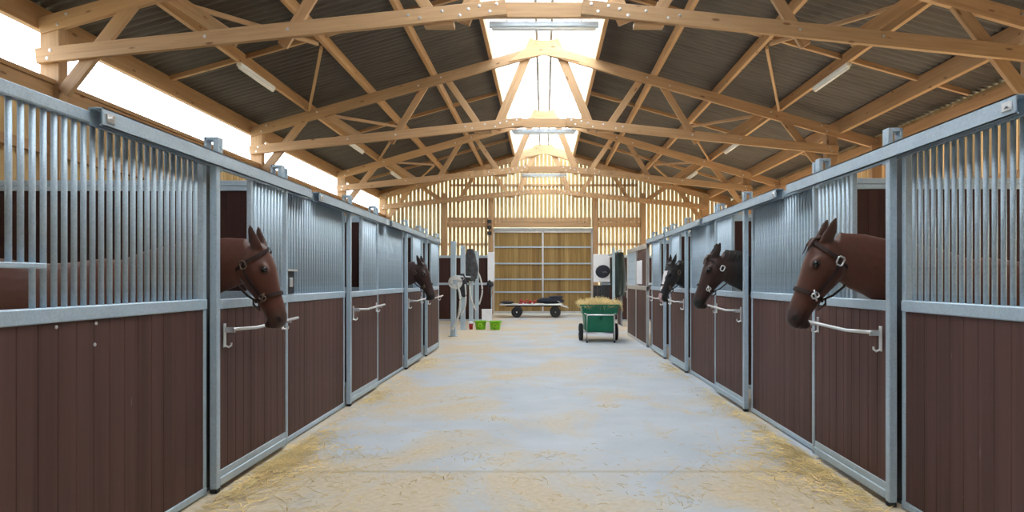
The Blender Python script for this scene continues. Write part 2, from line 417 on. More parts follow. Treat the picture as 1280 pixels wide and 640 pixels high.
# gable: open slatting up to the roof with a gate hole
GX0, GX1, GZ = -2.12, 2.02, 3.50
bm = bmesh.new(); x = -6.6
while x < XR:
    zt = roofz(x+0.05) + 0.43
    zb = 0.0 if (x+0.11 < GX0-0.02 or x > GX1+0.02) else GZ+0.1
    box(bm, x, x+0.118, Y1+0.14, Y1+0.166, zb, zt)
    x += 0.165
tag(finish(bm, 'wall_back', M['slat_x']), 'slatted timber gable with bright gaps between the upright boards', kind='structure')
for z in (2.9, 5.35):
    bm = bmesh.new()
    for a, b_ in ((-6.6, GX0-0.1), (GX1+0.1, XR)) if z < 3.4 else ((-3.9, 3.9),):
        box(bm, a, b_, Y1+0.06, Y1+0.135, z-0.04, z+0.04)
    tag(finish(bm, 'trim_back_rail', M['timber']), kind='structure')
bm = bmesh.new()
for a, b_ in ((-4.0, -2.3), (-2.05, 1.95), (2.25, 4.0)):
    box(bm, a, b_, Y1-0.05, Y1+0.06, 3.83, 4.0, bev=0.005); box(bm, a, b_, Y1-0.02, Y1+0.06, 3.60, 3.81, bev=0.005)
tag(finish(bm, 'trim_back_beam', M['timber']), 'double timber beam across the gable above the gate', kind='structure')
for i, (x, zt, lb) in enumerate(((-4.1, 5.0, 'timber gable post near the left end of the slatted wall'), (-2.2, 5.0, 'timber gable post at the left jamb of the far gate'),
                    (2.12, 5.0, 'timber gable post at the right jamb of the far gate'), (4.1, 5.0, 'timber gable post near the right end of the slatted wall'))):
    bm = bmesh.new(); box(bm, -0.1, 0.1, -0.1, 0.1, 0, zt, bev=0.008)
    p = tag(finish(bm, 'gable_post', M['timber_z'], loc=(x, Y1-0.02, 0)), lb, 'post', 'gable posts')
    if i == 1:
        for k in range(3):
            b2 = bmesh.new(); box(b2, -0.13, 0.04, -0.17, -0.1, 3.75-k*0.24, 3.90-k*0.24, bev=0.01)
            finish(b2, 'junction_box', M['dark'], p)

# verge boards closing the slope under the roof sheets, and a cream sheet added outside the slats to dim their gaps
for s_ in (-1, 1):
    xe = 6.9 if s_ < 0 else 7.75
    bm = bmesh.new(); fr = [(0, roofz(0)+0.05), (s_*xe, roofz(xe)+0.05), (s_*xe, roofz(xe)+0.33), (0, roofz(0)+0.33)]
    a = [bm.verts.new((x, Y1+0.09, z)) for x, z in fr]; b_ = [bm.verts.new((x, Y1+0.125, z)) for x, z in fr]
    bm.faces.new(a); bm.faces.new(b_[::-1])
    for k in range(4): bm.faces.new((a[k], b_[k], b_[(k+1) % 4], a[(k+1) % 4]))
    tag(finish(bm, 'trim_verge_board', M['timber']), kind='structure')
bm = bmesh.new()
vs_ = [bm.verts.new(p) for p in ((-6.9, Y1+0.30, 0.0), (XR+0.2, Y1+0.30, 0.0), (XR+0.2, Y1+0.30, roofz(XR)+0.3), (0, Y1+0.30, roofz(0)+0.3), (-6.9, Y1+0.30, roofz(6.9)+0.3))]
bm.faces.new(vs_); tag(finish(bm, 'wall_back_dim_sheet', M['dim_sheet']), 'cream sheet added behind the gable slats to dim their gaps', kind='structure')
# gate (galvanised frame, boards inside)
g = empty('door_1', ((GX0+GX1)/2, Y1+0.0, 0), label='wide galvanised gate filled with yellow brown upright boards', kind='structure')
W2 = (GX1-GX0)/2 - 0.01
bm = bmesh.new(); x = -W2
while x < W2-0.01:
    box(bm, x, min(x+0.15, W2), 0.03, 0.055+random.uniform(0, 0.004), 0.08, GZ-0.06); x += 0.15
finish(bm, 'board_panel', M['gate_boards'], g)
bm = bmesh.new()
for z in (0.92, 1.45, 2.1, 2.78): box(bm, -W2, W2, -0.01, 0.028, z-0.03, z+0.03)
finish(bm, 'cross_rail', M['steel'], g)
bm = bmesh.new()
for xx in (-W2+0.03, 0.0, W2-0.03): box(bm, xx-0.035, xx+0.035, -0.03, 0.029, 0.05, GZ-0.05)
finish(bm, 'upright', M['bright_steel'], g)
bm = bmesh.new(); box(bm, -W2, W2, -0.035, 0.0, 0.03, 0.13); box(bm, -W2, W2, -0.03, 0.0, GZ-0.12, GZ-0.03)
finish(bm, 'gate_frame', M['bright_steel'], g)
bm = bmesh.new(); box(bm, -W2-0.1, W2+0.1, -0.06, -0.036, GZ-0.04, GZ+0.06)
finish(bm, 'track', M['mullion'], g)

# ------------------------------------------------------------------ trusses
def truss(y, label, gable=False):
    t = empty('roof_truss', (0, y, 0), label=label, cat='roof truss', group='scissor roof trusses along the barn')
    og = (0, y, 0); W, H = 0.075, 0.225
    def B(nm, p0, p1, dy=0.0, w=W, h=H, ext=0.0, bolts=None):
        return beam_obj(nm, (p0[0], y+dy, p0[1]), (p1[0], y+dy, p1[1]), w, h, M['timber'], t, og, ext, bolts)
    for s in (-1, 1):
        xe = 6.74 if s < 0 else 7.72
        B('top_chord', (s*0.0, roofz(0)), (s*xe, roofz(xe)), 0, bolts=[(0.35, 0.03), (2.45, 0.02), (3.0, -0.02), (5.4, 0.03), (6.6, 0.05), (6.75, -0.05)])
        tie = lambda a: 5.02 - 0.105*(a-0.65)
        L = math.hypot(6.08, 0.62)
        B('bottom_chord', (s*0.5, 5.03), (s*6.72, tie(6.72)), -0.08, h=0.2,
          bolts=[(0.12, 0.05), (0.22, -0.04), (0.35, 0.045), (0.5, 0.02), (0.62, -0.05), (0.85, 0.03), (1.15, -0.03), (1.3, 0.02), (2.9, 0.0), (4.0, 0.02), (6.05, 0.05), (6.1, -0.05)])
        # webs bolted on the faces of the chords
        B('web', (s*0.24, 6.97), (s*1.1, 4.88), 0.08, 0.055, 0.20)
        B('web', (s*2.25, roofz(2.25)), (s*1.42, 4.86), 0.08, 0.055, 0.15)
        B('web', (s*2.72, roofz(2.72)+0.02), (s*3.55, tie(3.55)-0.12), 0.14, 0.055, 0.15)
        B('web', (s*5.1, roofz(5.1)+0.02), (s*4.12, tie(4.12)-0.02), 0.08, 0.055, 0.17)
        B('knee_brace', (s*5.42, roofz(5.42)+0.03), (s*6.42, 3.92), 0.0, 0.07, 0.17)
        bm = bmesh.new(); box(bm, -0.13, 0.13, -0.04, 0.13, 0, roofz(6.62)+0.09, bev=0.008)
        finish(bm, 'post', M['timber_z'], t, loc=(s*6.6, 0.02, 0))
        if s > 0:
            bm = bmesh.new(); box(bm, -0.11, 0.11, -0.09, 0.09, 0, roofz(7.65)-0.02, bev=0.008)
            finish(bm, 'outer_post', M['timber_z'], t, loc=(7.6, 0.0, 0))
        bm = bmesh.new(); box(bm, s*1.2, s*1.6, -0.06, 0.1, 4.80, 4.86, bev=0.005)
        finish(bm, 'splice_block', M['timber'], t)
    B('collar', (-0.85, 5.02), (0.85, 5.02), 0.0, h=0.205)
    bm = bmesh.new()
    pl = [(-0.80, roofz(0.80)-0.06), (-0.42, roofz(0)+0.03), (-0.20, roofz(0)+0.20), (0.20, roofz(0)+0.20), (0.42, roofz(0)+0.03), (0.80, roofz(0.80)-0.06), (0, roofz(0)-0.13)]
    fr = [bm.verts.new((x, -0.06, z)) for x, z in pl]; bk = [bm.verts.new((x, -0.04, z)) for x, z in pl]
    bm.faces.new(fr); bm.faces.new(bk[::-1])
    for k in range(7): bm.faces.new((fr[k], bk[k], bk[(k+1) % 7], fr[(k+1) % 7]))
    finish(bm, 'gusset', M['timber'], t)
    return t
TY = (9.2, 15.8, 22.4, 28.15)
for y, lb in zip(TY, ('timber roof truss nearest the camera, its peak cut off by the picture',
                      'timber roof truss whose whole peak shows against the bright skylight',
                      'timber roof truss between the skylight one and the slatted gable',
                      'timber roof truss fixed against the slatted gable wall')):
    truss(y, lb)

PUR = ((1.22, 'beside the skylight'), (2.56, 'one step down from the skylight edge'), (4.0, 'in the middle of the roof slope'), (5.42, 'carrying the tube lights, next to the eave'))
for s, sd in ((-1, 'left'), (1, 'right')):
    for x, wh in PUR:
        z = roofz(x)+0.115+0.1
        bm = bmesh.new(); box(bm, -0.04, 0.04, Y0, Y1+0.1, -0.1, 0.1, bev=0.005)
        tag(finish(bm, 'purlin', M['timber_y'], loc=(s*x, 0, z)), f'long timber purlin {wh}, on the {sd} roof slope', 'purlin', 'roof purlins')
    bm = bmesh.new(); box(bm, -0.05, 0.05, Y0, Y1+0.1, -0.17, 0.15, bev=0.006)
    tag(finish(bm, 'eave_beam', M['timber_y'], loc=(s*6.80, 0, roofz(6.80)+0.16)), f'deep timber eave beam on top of the {sd} truss posts', 'beam')
bm = bmesh.new(); box(bm, -0.06, 0.06, Y0, Y1+0.1, -0.26, 0.16, bev=0.006)
tag(finish(bm, 'wall_plate_beam', M['timber_y'], loc=(7.72, 0, roofz(7.72)-0.02)), 'deep golden timber beam at the outer right eave above the bars', 'beam')
# mid bay rafters and wind braces
for k, yb in enumerate((12.45, 19.1, 25.4)):
    bay = ('nearest', 'middle', 'farthest')[k]
    for s, sd in ((-1, 'left'), (1, 'right')):
        x0, x1 = 1.24, (6.75 if s < 0 else 7.7)
        o = beam_obj('rafter', (s*x0, yb, roofz(x0)+0.27), (s*x1, yb, roofz(x1)+0.27), 0.07, 0.09, M['timber'])
        tag(o, f'thin mid-bay rafter under the {sd} roof sheets, in the {bay} of the three visible bays', 'rafter', 'mid-bay rafters')
        for j, (ya, yc) in enumerate(((TY[k]+0.1, yb-0.1), (TY[k+1]-0.1, yb+0.1))):
            o = beam_obj('wind_brace', (s*5.36, ya, roofz(5.36)+0.10), (s*4.06, yc, roofz(4.06)+0.10), 0.05, 0.07, M['timber'])
            tag(o, f'slim diagonal wind brace on the {sd} slope, {("near", "far")[j]} arm of the {bay} bay', 'brace', 'roof wind braces')
# tube lights
for y, lb in zip(TY[:3], ('pale blue strip light under the collar of the nearest truss', 'pale blue strip light under the collar of the second truss', 'small pale strip light under the collar of the third truss')):
    t = empty('strip_light', (0, y+0.07, 4.84), label=lb, cat='light', group='strip lights under the truss collars')
    bm = bmesh.new(); box(bm, -0.74, 0.74, -0.05, 0.05, -0.02, 0.05, bev=0.01); finish(bm, 'housing', M['pale_alu'], t)
    bm = bmesh.new(); cyl(bm, (-0.70, 0, -0.035), (0.70, 0, -0.035), 0.03, 12); finish(bm, 'tube', M['lamp_white'], t, smooth=True)
    bm = bmesh.new()
    for x in (-0.5, 0.5): cyl(bm, (x, 0, 0.05), (x, 0, 0.085), 0.012, 8)
    finish(bm, 'bracket', M['bright_steel'], t)
for s, sd in ((-1, 'left'), (1, 'right')):
    for y, wh in ((13.0, 'nearest'), (19.8, 'second'), (25.2, 'third')):
        x = s*5.42; z = roofz(5.42)+0.075
        t = empty('tube_light', (x, y, z), label=f'white tube light under the {sd} side purlin, {wh} from the camera', cat='light', group='tube lights under the purlins')
        bm = bmesh.new(); box(bm, -0.045, 0.045, -0.78, 0.78, -0.03, 0.04, bev=0.008); finish(bm, 'housing', M['lamp_white'], t)
        bm = bmesh.new(); cyl(bm, (0, -0.74, -0.045), (0, 0.74, -0.045), 0.032, 12); finish(bm, 'diffuser', M['lamp_white'], t, smooth=True)

# ------------------------------------------------------------------ stalls
RAIL0, RAIL1 = 1.225, 1.295
TOPZ = 2.22
BAR = 0.0135
def bar_mesh(h):
    bm = bmesh.new(); tube(bm, [(0, 0, 0), (0, 0, h)], BAR, 10)
    me = bpy.data.meshes.new('bar'); bm.to_mesh(me); bm.free(); me.materials.append(M['steel'])
    for p in me.polygons: p.use_smooth = True
    return me
BAR_LONG = bar_mesh(TOPZ-0.03-RAIL1+0.02)
BAR_SHORT = bar_mesh(TOPZ-0.03-1.485)
def boards(y0, y1, z0, z1, th):
    bm = bmesh.new(); y = y0
    while y < y1-0.005:
        ye = min(y+0.125, y1)
        box(bm, -th/2, th/2, y, ye, z0, z1, bev=0.004); y += 0.125
    box(bm, -th/2+0.008, th/2-0.008, y0, y1, z0, z1)
    return bm
PX = 2.245
def panel(s, d0, d1, label, feed=None, dots=None):
    L = d1-d0
    p = empty('stall_screen', (s*PX, d0, 0), label=label, cat='stall screen', group='fixed stall screens')
    finish(boards(0.03, L-0.03, 0.055, RAIL0, 0.034), 'board_panel', M['brown'], p)
    bm = bmesh.new(); box(bm, -0.025, 0.025, 0, L, 0.012, 0.056, bev=0.004); finish(bm, 'bottom_rail', M['steel'], p)
    bm = bmesh.new(); box(bm, -0.028, 0.028, 0.0, L, RAIL0, RAIL1, bev=0.006); finish(bm, 'middle_rail', M['steel'], p)
    bm = bmesh.new(); box(bm, -0.026, 0.026, 0.0, L, TOPZ-0.032, TOPZ+0.028, bev=0.006); finish(bm, 'top_rail', M['steel'], p)
    me = None
    for y in (0.0, L-0.04):
        bm = bmesh.new(); box(bm, -0.022, 0.022, y, y+0.04, 0.0, TOPZ+0.02, bev=0.004); finish(bm, 'stile', M['steel'], p)
    n = int(round((L-0.08)/0.067)); st = (L-0.08)/n
    for k in range(1, n):
        y = 0.04 + k*st
        if feed and y+d0 < feed-0.02: share('bar', BAR_SHORT, p, (0, y, 1.485))
        else: share('bar', BAR_LONG, p, (0, y, RAIL1-0.01))
    if feed:
        yf = feed-d0
        bm = bmesh.new(); box(bm, -0.03, 0.03, 0.0, yf+0.05, 1.47, 1.495, bev=0.004); finish(bm, 'feed_rail', M['steel'], p)
    if dots:
        for y, z in dots:
            bm = bmesh.new(); lathe(bm, [(0.009, 0.0), (0.009, -s*0.004), (0.004, -s*0.006)], (-s*0.017, y-d0, z), 10, axis='x')
            finish(bm, 'screw_cap', M['bright_steel'], p)
    return p
DT = 0.05
def stall_door(s, d0, d1, label, opening=0.46, front=2.15, hook=True):
    L = d1-d0; xc = front+DT/2
    p = empty('stall_door', (s*xc, d0, 0), label=label, cat='stall door', group='sliding stall doors')
    h = DT/2
    finish(boards(0.05, L-0.035, 0.14, RAIL0, 0.03), 'board_panel', M['brown'], p)
    bm = bmesh.new(); box(bm, -h, h, 0, 0.05, 0.03, 2.20, bev=0.005); finish(bm, 'front_stile', M['steel'], p)
    bm = bmesh.new(); box(bm, -h, h, L-0.035, L, 0.03, 2.36, bev=0.005); finish(bm, 'rear_stile', M['steel'], p)
    bm = bmesh.new(); box(bm, -h, h, 0.05, L-0.035, 0.04, 0.095, bev=0.005); box(bm, -h*0.7, h*0.7, 0.05, L-0.035, 0.095, 0.145, bev=0.004)
    finish(bm, 'bottom_rail', M['steel'], p)
    bm = bmesh.new(); box(bm, -h, h, 0.05, L-0.035, RAIL0, RAIL1-0.005, bev=0.005); finish(bm, 'middle_rail', M['steel'], p)
    bm = bmesh.new(); box(bm, -h*0.6, h*0.6, 0.05, L-0.035, TOPZ-0.055, TOPZ-0.025, bev=0.004); finish(bm, 'top_rail', M['steel'], p)
    yo = 0.05+opening
    bm = bmesh.new(); box(bm, -0.018, 0.018, yo, yo+0.035, RAIL1-0.01, TOPZ-0.05, bev=0.004); finish(bm, 'opening_stile', M['steel'], p)
    a, b_ = yo+0.035, L-0.035
    n = max(3, int(round((b_-a)/0.067))); st = (b_-a)/n
    for k in range(1, n): share('bar', BAR_DOOR, p, (0, a+k*st, RAIL1-0.012))
    # roller hangers reaching up over the track
    for y in (0.03, L-0.12):
        bm = bmesh.new()
        box(bm, -0.016, 0.016, y, y+0.075, 2.15, 2.375, bev=0.003)
        box(bm, min(s*0.012, s*0.075), max(s*0.012, s*0.075), y, y+0.075, 2.352, 2.375, bev=0.003); box(bm, min(s*0.06, s*0.078), max(s*0.06, s*0.078), y, y+0.075, 2.25, 2.375, bev=0.003)
        lathe(bm, [(0.012, -0.02*s), (0.012, -0.012*s)], (0, y+0.038, 2.31), 8, axis='x')
        finish(bm, 'roller_hanger', M['steel'], p)
    # pull bar with its two flat brackets and a hook
    xo = -s*(h+0.075)
    bm = bmesh.new(); tube(bm, [(xo, 0.08, 1.088), (xo, 0.45, 1.075), (xo, 0.9, 1.088), (xo, L+0.02, 1.10)], 0.0115, 10)
    hb = finish(bm, 'pull_bar', M['bright_steel'], p, smooth=True)
    for y, z0, z1 in ((0.10, 0.965, 1.125), (L-0.13, 1.01, 1.13)):
        bm = bmesh.new(); box(bm, -s*h, -s*(h+0.008), y-0.018, y+0.018, z0, z1, bev=0.002)
        box(bm, -s*h, xo, y-0.006, y+0.006, 1.065, 1.10)
        tube(bm, [(-s*(h+0.004), y, z0+0.012), (-s*(h+0.03), y+0.005, z0), (-s*(h+0.045), y+0.01, z0+0.012), (-s*(h+0.045), y+0.012, z0+0.03)], 0.007, 8)
        finish(bm, 'bracket', M['bright_steel'], hb)
    # rubber foot under the leading stile
    bm = bmesh.new(); box(bm, -h*0.95, h*0.95, 0.0, 0.05, 0.004, 0.031, bev=0.004); finish(bm, 'foot', M['rubber'], p)
    return p
BAR_DOOR = bar_mesh(TOPZ-0.05-RAIL1+0.012)
def track(s, y0, y1, label, front=2.15):
    x = s*(front+0.025)
    t = empty('door_track', (x, y0, TOPZ), label=label, cat='door track', group='sliding door tracks')
    L = y1-y0; bm = bmesh.new()
    box(bm, -0.036, -0.029, 0, L, -0.045, 0.045); box(bm, 0.029, 0.036, 0, L, -0.045, 0.045); box(bm, -0.036, 0.036, 0, L, 0.038, 0.045)
    box(bm, -0.036, -0.02, 0, L, -0.045, -0.039); box(bm, 0.02, 0.036, 0, L, -0.045, -0.039)
    finish(bm, 'channel', M['steel'], t)
    bm = bmesh.new(); box(bm, s*0.030, s*0.05, 0.03, 0.11, -0.02, 0.02); box(bm, -s*0.043, -s*0.036, 0.02, 0.09, -0.022, 0.022, bev=0.003)
    lathe(bm, [(0.011, -s*0.043), (0.011, -s*0.055)], (0, 0.055, 0), 8, axis='x')
    finish(bm, 'end_clip', M['bright_steel'], t)
def post(s, y, label, x=2.315, h=2.20, mat='gap_shade_steel'):
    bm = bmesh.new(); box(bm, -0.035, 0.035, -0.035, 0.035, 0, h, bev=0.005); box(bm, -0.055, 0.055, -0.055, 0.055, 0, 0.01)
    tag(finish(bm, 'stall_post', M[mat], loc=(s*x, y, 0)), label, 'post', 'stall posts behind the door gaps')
def partition(s, y, label, x0=2.31, x1=6.55):
    L = x1-x0
    p = empty('stall_partition', (s*x0, y, 0), label=label, cat='stall partition', group='partitions between the stalls')
    def bx(nm, a, b_, z0, z1, t, m):
        bm = bmesh.new(); box(bm, s*a, s*b_, -t/2, t/2, z0, z1, bev=0.004); return finish(bm, nm, m, p)
    def bd(z0, z1):
        bm = bmesh.new(); a = 0.04
        while a < L-0.05:
            b_ = min(a+0.125, L-0.04); box(bm, s*a, s*b_, -0.016, 0.016, z0, z1, bev=0.003); a += 0.125
        finish(bm, 'board_panel', M['brown_x'], p)
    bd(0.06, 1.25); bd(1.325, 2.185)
    bx('bottom_rail', 0, L, 0.012, 0.06, 0.05, M['steel']); bx('middle_rail', 0, L, 1.25, 1.325, 0.05, M['steel'])
    bx('top_rail', 0, L, 2.185, 2.225, 0.05, M['steel']); bx('cap_rail', 0, L, 2.228, 2.275, 0.05, M['steel'])
    bx('stile', 0, 0.04, 0.06, 2.185, 0.045, M['steel']); bx('stile', L-0.04, L, 0.06, 2.185, 0.045, M['steel'])

LF, RF = 2.165, 2.15
# left row
panel(-1, 1.5, 4.535, 'barred stall screen with a feed gap in its bars, before the left chestnut horse', feed=3.02, dots=((3.14, 1.205), (3.42, 1.205), (3.41, 1.10)))
LP = panel(-1, 5.87, 7.68, 'barred stall screen on the left between the chestnut horse door and the second door')
bm = bmesh.new(); box(bm, 0.026, 0.034, 0.04, 0.22, 1.30, 1.50); finish(bm, 'hatch', M['dark'], LP)
bm = bmesh.new(); box(bm, 0.022, 0.05, 0.03, 0.26, 1.497, 1.515); box(bm, 0.03, 0.046, 0.10, 0.16, 1.36, 1.44, bev=0.004); finish(bm, 'latch', M['bright_steel'], LP)
panel(-1, 9.06, 10.88, 'barred stall screen on the left just before the dark brown horse')
panel(-1, 12.28, 12.66, 'narrow stall screen on the left behind the dark brown horse')
stall_door(-1, 4.555, 5.82, 'left sliding stall door with the chestnut horse reaching over it', 0.50, LF)
stall_door(-1, 7.70, 9.0, 'left sliding stall door with a dark empty opening', 0.46, LF)
stall_door(-1, 10.90, 12.22, 'left sliding stall door with the dark brown horse reaching over it', 0.46, LF)
stall_door(-1, 12.76, 14.2, 'last sliding stall door of the left row before the tie-up posts', 0.46, LF)
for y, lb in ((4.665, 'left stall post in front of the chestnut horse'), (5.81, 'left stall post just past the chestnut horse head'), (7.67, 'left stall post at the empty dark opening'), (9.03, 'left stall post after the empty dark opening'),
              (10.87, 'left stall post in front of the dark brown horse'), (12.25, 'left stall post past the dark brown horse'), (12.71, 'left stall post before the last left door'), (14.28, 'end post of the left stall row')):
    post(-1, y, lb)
track(-1, 3.36, 6.38, 'door track above the chestnut horse in the left row', LF)
track(-1, 6.60, 9.62, 'door track above the empty left opening', LF)
track(-1, 9.75, 12.5, 'door track above the dark brown horse in the left row', LF)
track(-1, 12.55, 14.3, 'door track above the last left door', LF)
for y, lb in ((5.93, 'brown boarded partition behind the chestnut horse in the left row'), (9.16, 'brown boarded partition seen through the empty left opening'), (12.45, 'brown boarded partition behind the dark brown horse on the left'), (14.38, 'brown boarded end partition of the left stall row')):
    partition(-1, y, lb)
# right row
panel(1, 1.5, 4.275, 'barred stall screen nearest the camera on the right side')
panel(1, 5.60, 7.38, 'barred stall screen on the right between the first and second horse')
panel(1, 8.74, 10.46, 'barred stall screen on the right between the second horse and the blazed one')
panel(1, 11.82, 12.26, 'narrow stall screen on the right behind the blazed horse')
stall_door(1, 4.285, 5.52, 'right sliding stall door under the nearest chestnut horse', 0.48, RF)
stall_door(1, 7.40, 8.68, 'right sliding stall door under the bay horse with the black neck', 0.46, RF)
stall_door(1, 10.48, 11.76, 'right sliding stall door under the black horse with white blaze', 0.44, RF)
stall_door(1, 12.36, 13.75, 'last sliding stall door of the right row', 0.44, RF)
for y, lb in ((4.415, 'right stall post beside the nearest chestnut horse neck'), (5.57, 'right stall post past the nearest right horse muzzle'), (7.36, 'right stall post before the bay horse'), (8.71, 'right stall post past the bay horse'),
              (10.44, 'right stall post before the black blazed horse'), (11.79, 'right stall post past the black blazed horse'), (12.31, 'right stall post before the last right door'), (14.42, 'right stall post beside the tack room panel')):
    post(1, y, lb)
track(1, 3.12, 6.08, 'door track above the nearest right horse', RF)
track(1, 6.35, 9.3, 'door track above the bay horse in the right row', RF)
track(1, 9.45, 12.2, 'door track above the black blazed horse', RF)
track(1, 12.3, 14.4, 'door track above the last right door', RF)
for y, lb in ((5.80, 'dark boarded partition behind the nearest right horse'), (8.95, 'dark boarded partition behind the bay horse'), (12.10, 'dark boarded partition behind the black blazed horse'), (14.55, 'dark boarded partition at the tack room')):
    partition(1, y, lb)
bm = boards(0, 0.58, 0.05, RAIL0, 0.034); fp = finish(bm, 'filler_panel', M['brown'], loc=(PX, 13.8, 0)); tag(fp, 'narrow brown filler panel between the last right door and the tack room', 'stall panel')
bm = bmesh.new(); box(bm, -0.02, 0.02, 0, 0.58, RAIL0, RAIL1); box(bm, -0.02, 0.02, 0, 0.58, 0.01, 0.05); box(bm, -0.02, 0.02, 0, 0.58, 2.15, 2.22); finish(bm, 'rail', M['steel'], fp)
# tack room panel
t = empty('tack_room_panel', (2.19, 14.5, 0), label='tack room front with brown boards, mesh window and white notice sheet', cat='panel')
L = 3.4
finish(boards(0.04, 1.68, 0.06, 1.2, 0.03), 'board_panel', M['brown'], t)
finish(boards(1.74, L-0.04, 0.06, 1.2, 0.03), 'board_panel', M['brown'], t)
finish(boards(0.04, 1.50, 1.30, 2.1, 0.03), 'upper_board', M['brown'], t)
bm = bmesh.new()
for y in (0, 1.68, L-0.06): box(bm, -0.03, 0.03, y, y+0.06, 0.0, 2.2, bev=0.004)
for z0, z1 in ((0.0, 0.06), (1.2, 1.29), (2.1, 2.2)): box(bm, -0.028, 0.028, 0, L, z0, z1, bev=0.004)
finish(bm, 'frame', M['bright_steel'], t)
bm = bmesh.new(); y = 1.75
while y < L-0.06: tube(bm, [(0, y, 1.28), (0, y, 2.11)], 0.008, 6); y += 0.1
for z in (1.45, 1.65, 1.85, 2.0): tube(bm, [(0, 1.74, z), (0, L-0.06, z)], 0.006, 6)
finish(bm, 'mesh_window', M['steel'], t)
bm = bmesh.new(); box(bm, -0.022, -0.017, 0.75, 1.62, 1.33, 1.86); finish(bm, 'notice_sheet', M['white'], t)
bm = bmesh.new(); box(bm, -0.06, -0.03, L-0.16, L-0.10, 0.95, 1.15, bev=0.005); tube(bm, [(-0.05, L-0.13, 1.12), (-0.09, L-0.13, 1.12), (-0.09, L-0.25, 1.12)], 0.009, 8); finish(bm, 'latch', M['bright_steel'], t)

# ------------------------------------------------------------------ far grooming area
for y, s, lb in ((23.9, -1, 'brown boarded partition behind the tie-up posts'), (23.7, 1, 'dark boarded partition behind the green cart')):
    partition(s, y, lb, x0=1.80 if s < 0 else 1.95)
def tie_post(x, y, lb):
    bm = bmesh.new(); box(bm, -0.065, 0.065, -0.065, 0.065, 0.012, 2.40, bev=0.008); box(bm, -0.11, 0.11, -0.11, 0.11, 0, 0.012)
    p = tag(finish(bm, 'tie_post', M['steel'], loc=(x, y, 0)), lb, 'post', 'tie-up posts in the grooming area')
    bm = bmesh.new(); lathe(bm, [(0.02, 0), (0.02, -0.05)], (0, -0.065, 1.5), 8, axis='y')
    ring = [(0.045*math.cos(a), -0.115, 1.47+0.045*math.sin(a)) for a in [k*math.pi/8 for k in range(17)]]
    tube(bm, ring, 0.008, 6); finish(bm, 'tie_ring', M['bright_steel'], p)
for x, y, lb in ((-2.29, 17.4, 'nearest galvanised tie-up post, with a pale hose coil on it'), (-2.32, 19.7, 'second galvanised tie-up post behind the hose coil'),
                 (-2.33, 22.0, 'third galvanised tie-up post, with a charcoal rug hung on it'), (-2.28, 23.3, 'fourth galvanised tie-up post, next to the white upright board')):
    tie_post(x, y, lb)
# rails between the posts
for k, (ya, yb, z, lb) in enumerate(((17.48, 19.62, 1.52, 'upper steel rail between the first two tie-up posts'), (19.78, 21.92, 1.52, 'upper steel rail between the second and third tie-up posts'))):
    bm = bmesh.new(); tube(bm, [(-2.30, ya, z), (-2.32, yb, z)], 0.022, 8)
    tag(finish(bm, 'tie_rail', M['steel'], smooth=True), lb, 'rail')
# hose coil with hanging tail
c = empty('hose_coil', (-2.22, 17.24, 1.36), label='round coil of pale hose hanging on the nearest tie-up post', cat='hose')
bm = bmesh.new()
for j in range(5):
    rr = 0.07+0.022*j
    tube(bm, [(rr*math.cos(a)*1.05, -0.03+0.012*math.sin(3*a+j), rr*math.sin(a)) for a in [k*math.pi/12 for k in range(25)]], 0.014, 7)
finish(bm, 'coil', M['rope'], c, smooth=True)
bm = bmesh.new(); ellipsoid(bm, (-0.02, 0.01, 0), (0.12, 0.035, 0.12)); finish(bm, 'reel', M['steel'], c, smooth=True)
def rope(name, pts, lb, grp='pale lead ropes on the tie-up posts', mat='rope', r=0.022):
    bm = bmesh.new(); pts = [Vector(p) for p in pts]; sm = []
    for i in range(len(pts)-1):
        p0 = pts[max(i-1, 0)]; p1 = pts[i]; p2 = pts[i+1]; p3 = pts[min(i+2, len(pts)-1)]
        for k in range(6):
            t = k/6; sm.append(0.5*((2*p1)+(p2-p0)*t+(2*p0-5*p1+4*p2-p3)*t*t+(3*p1-p0-3*p2+p3)*t**3))
    sm.append(pts[-1]); tube(bm, sm, r, 8)
    return tag(finish(bm, name, M[mat], smooth=True), lb, 'rope', grp)
rope('lead_rope', [(-2.17, 17.20, 1.30), (-2.10, 17.2, 1.05), (-2.10, 17.2, 0.75), (-2.16, 17.2, 0.45), (-2.30, 17.2, 0.18)], 'pale rope hanging below the hose coil', r=0.028)
rope('lead_rope', [(-2.24, 19.55, 1.30), (-2.22, 19.55, 0.95), (-2.25, 19.55, 0.65), (-2.36, 19.55, 0.40)], 'pale rope hanging on the second tie-up post')
rope('lead_rope', [(-2.30, 21.84, 1.75), (-2.36, 21.84, 1.35), (-2.33, 21.84, 0.9), (-2.24, 21.84, 0.62), (-2.16, 21.84, 0.45)], 'pale rope hanging under the charcoal rug', r=0.026)
rope('lead_rope', [(-2.25, 23.15, 1.75), (-2.12, 23.15, 1.4), (-2.08, 23.15, 1.0), (-2.18, 23.15, 0.6)], 'pale rope hanging on the fourth tie-up post', r=0.026)
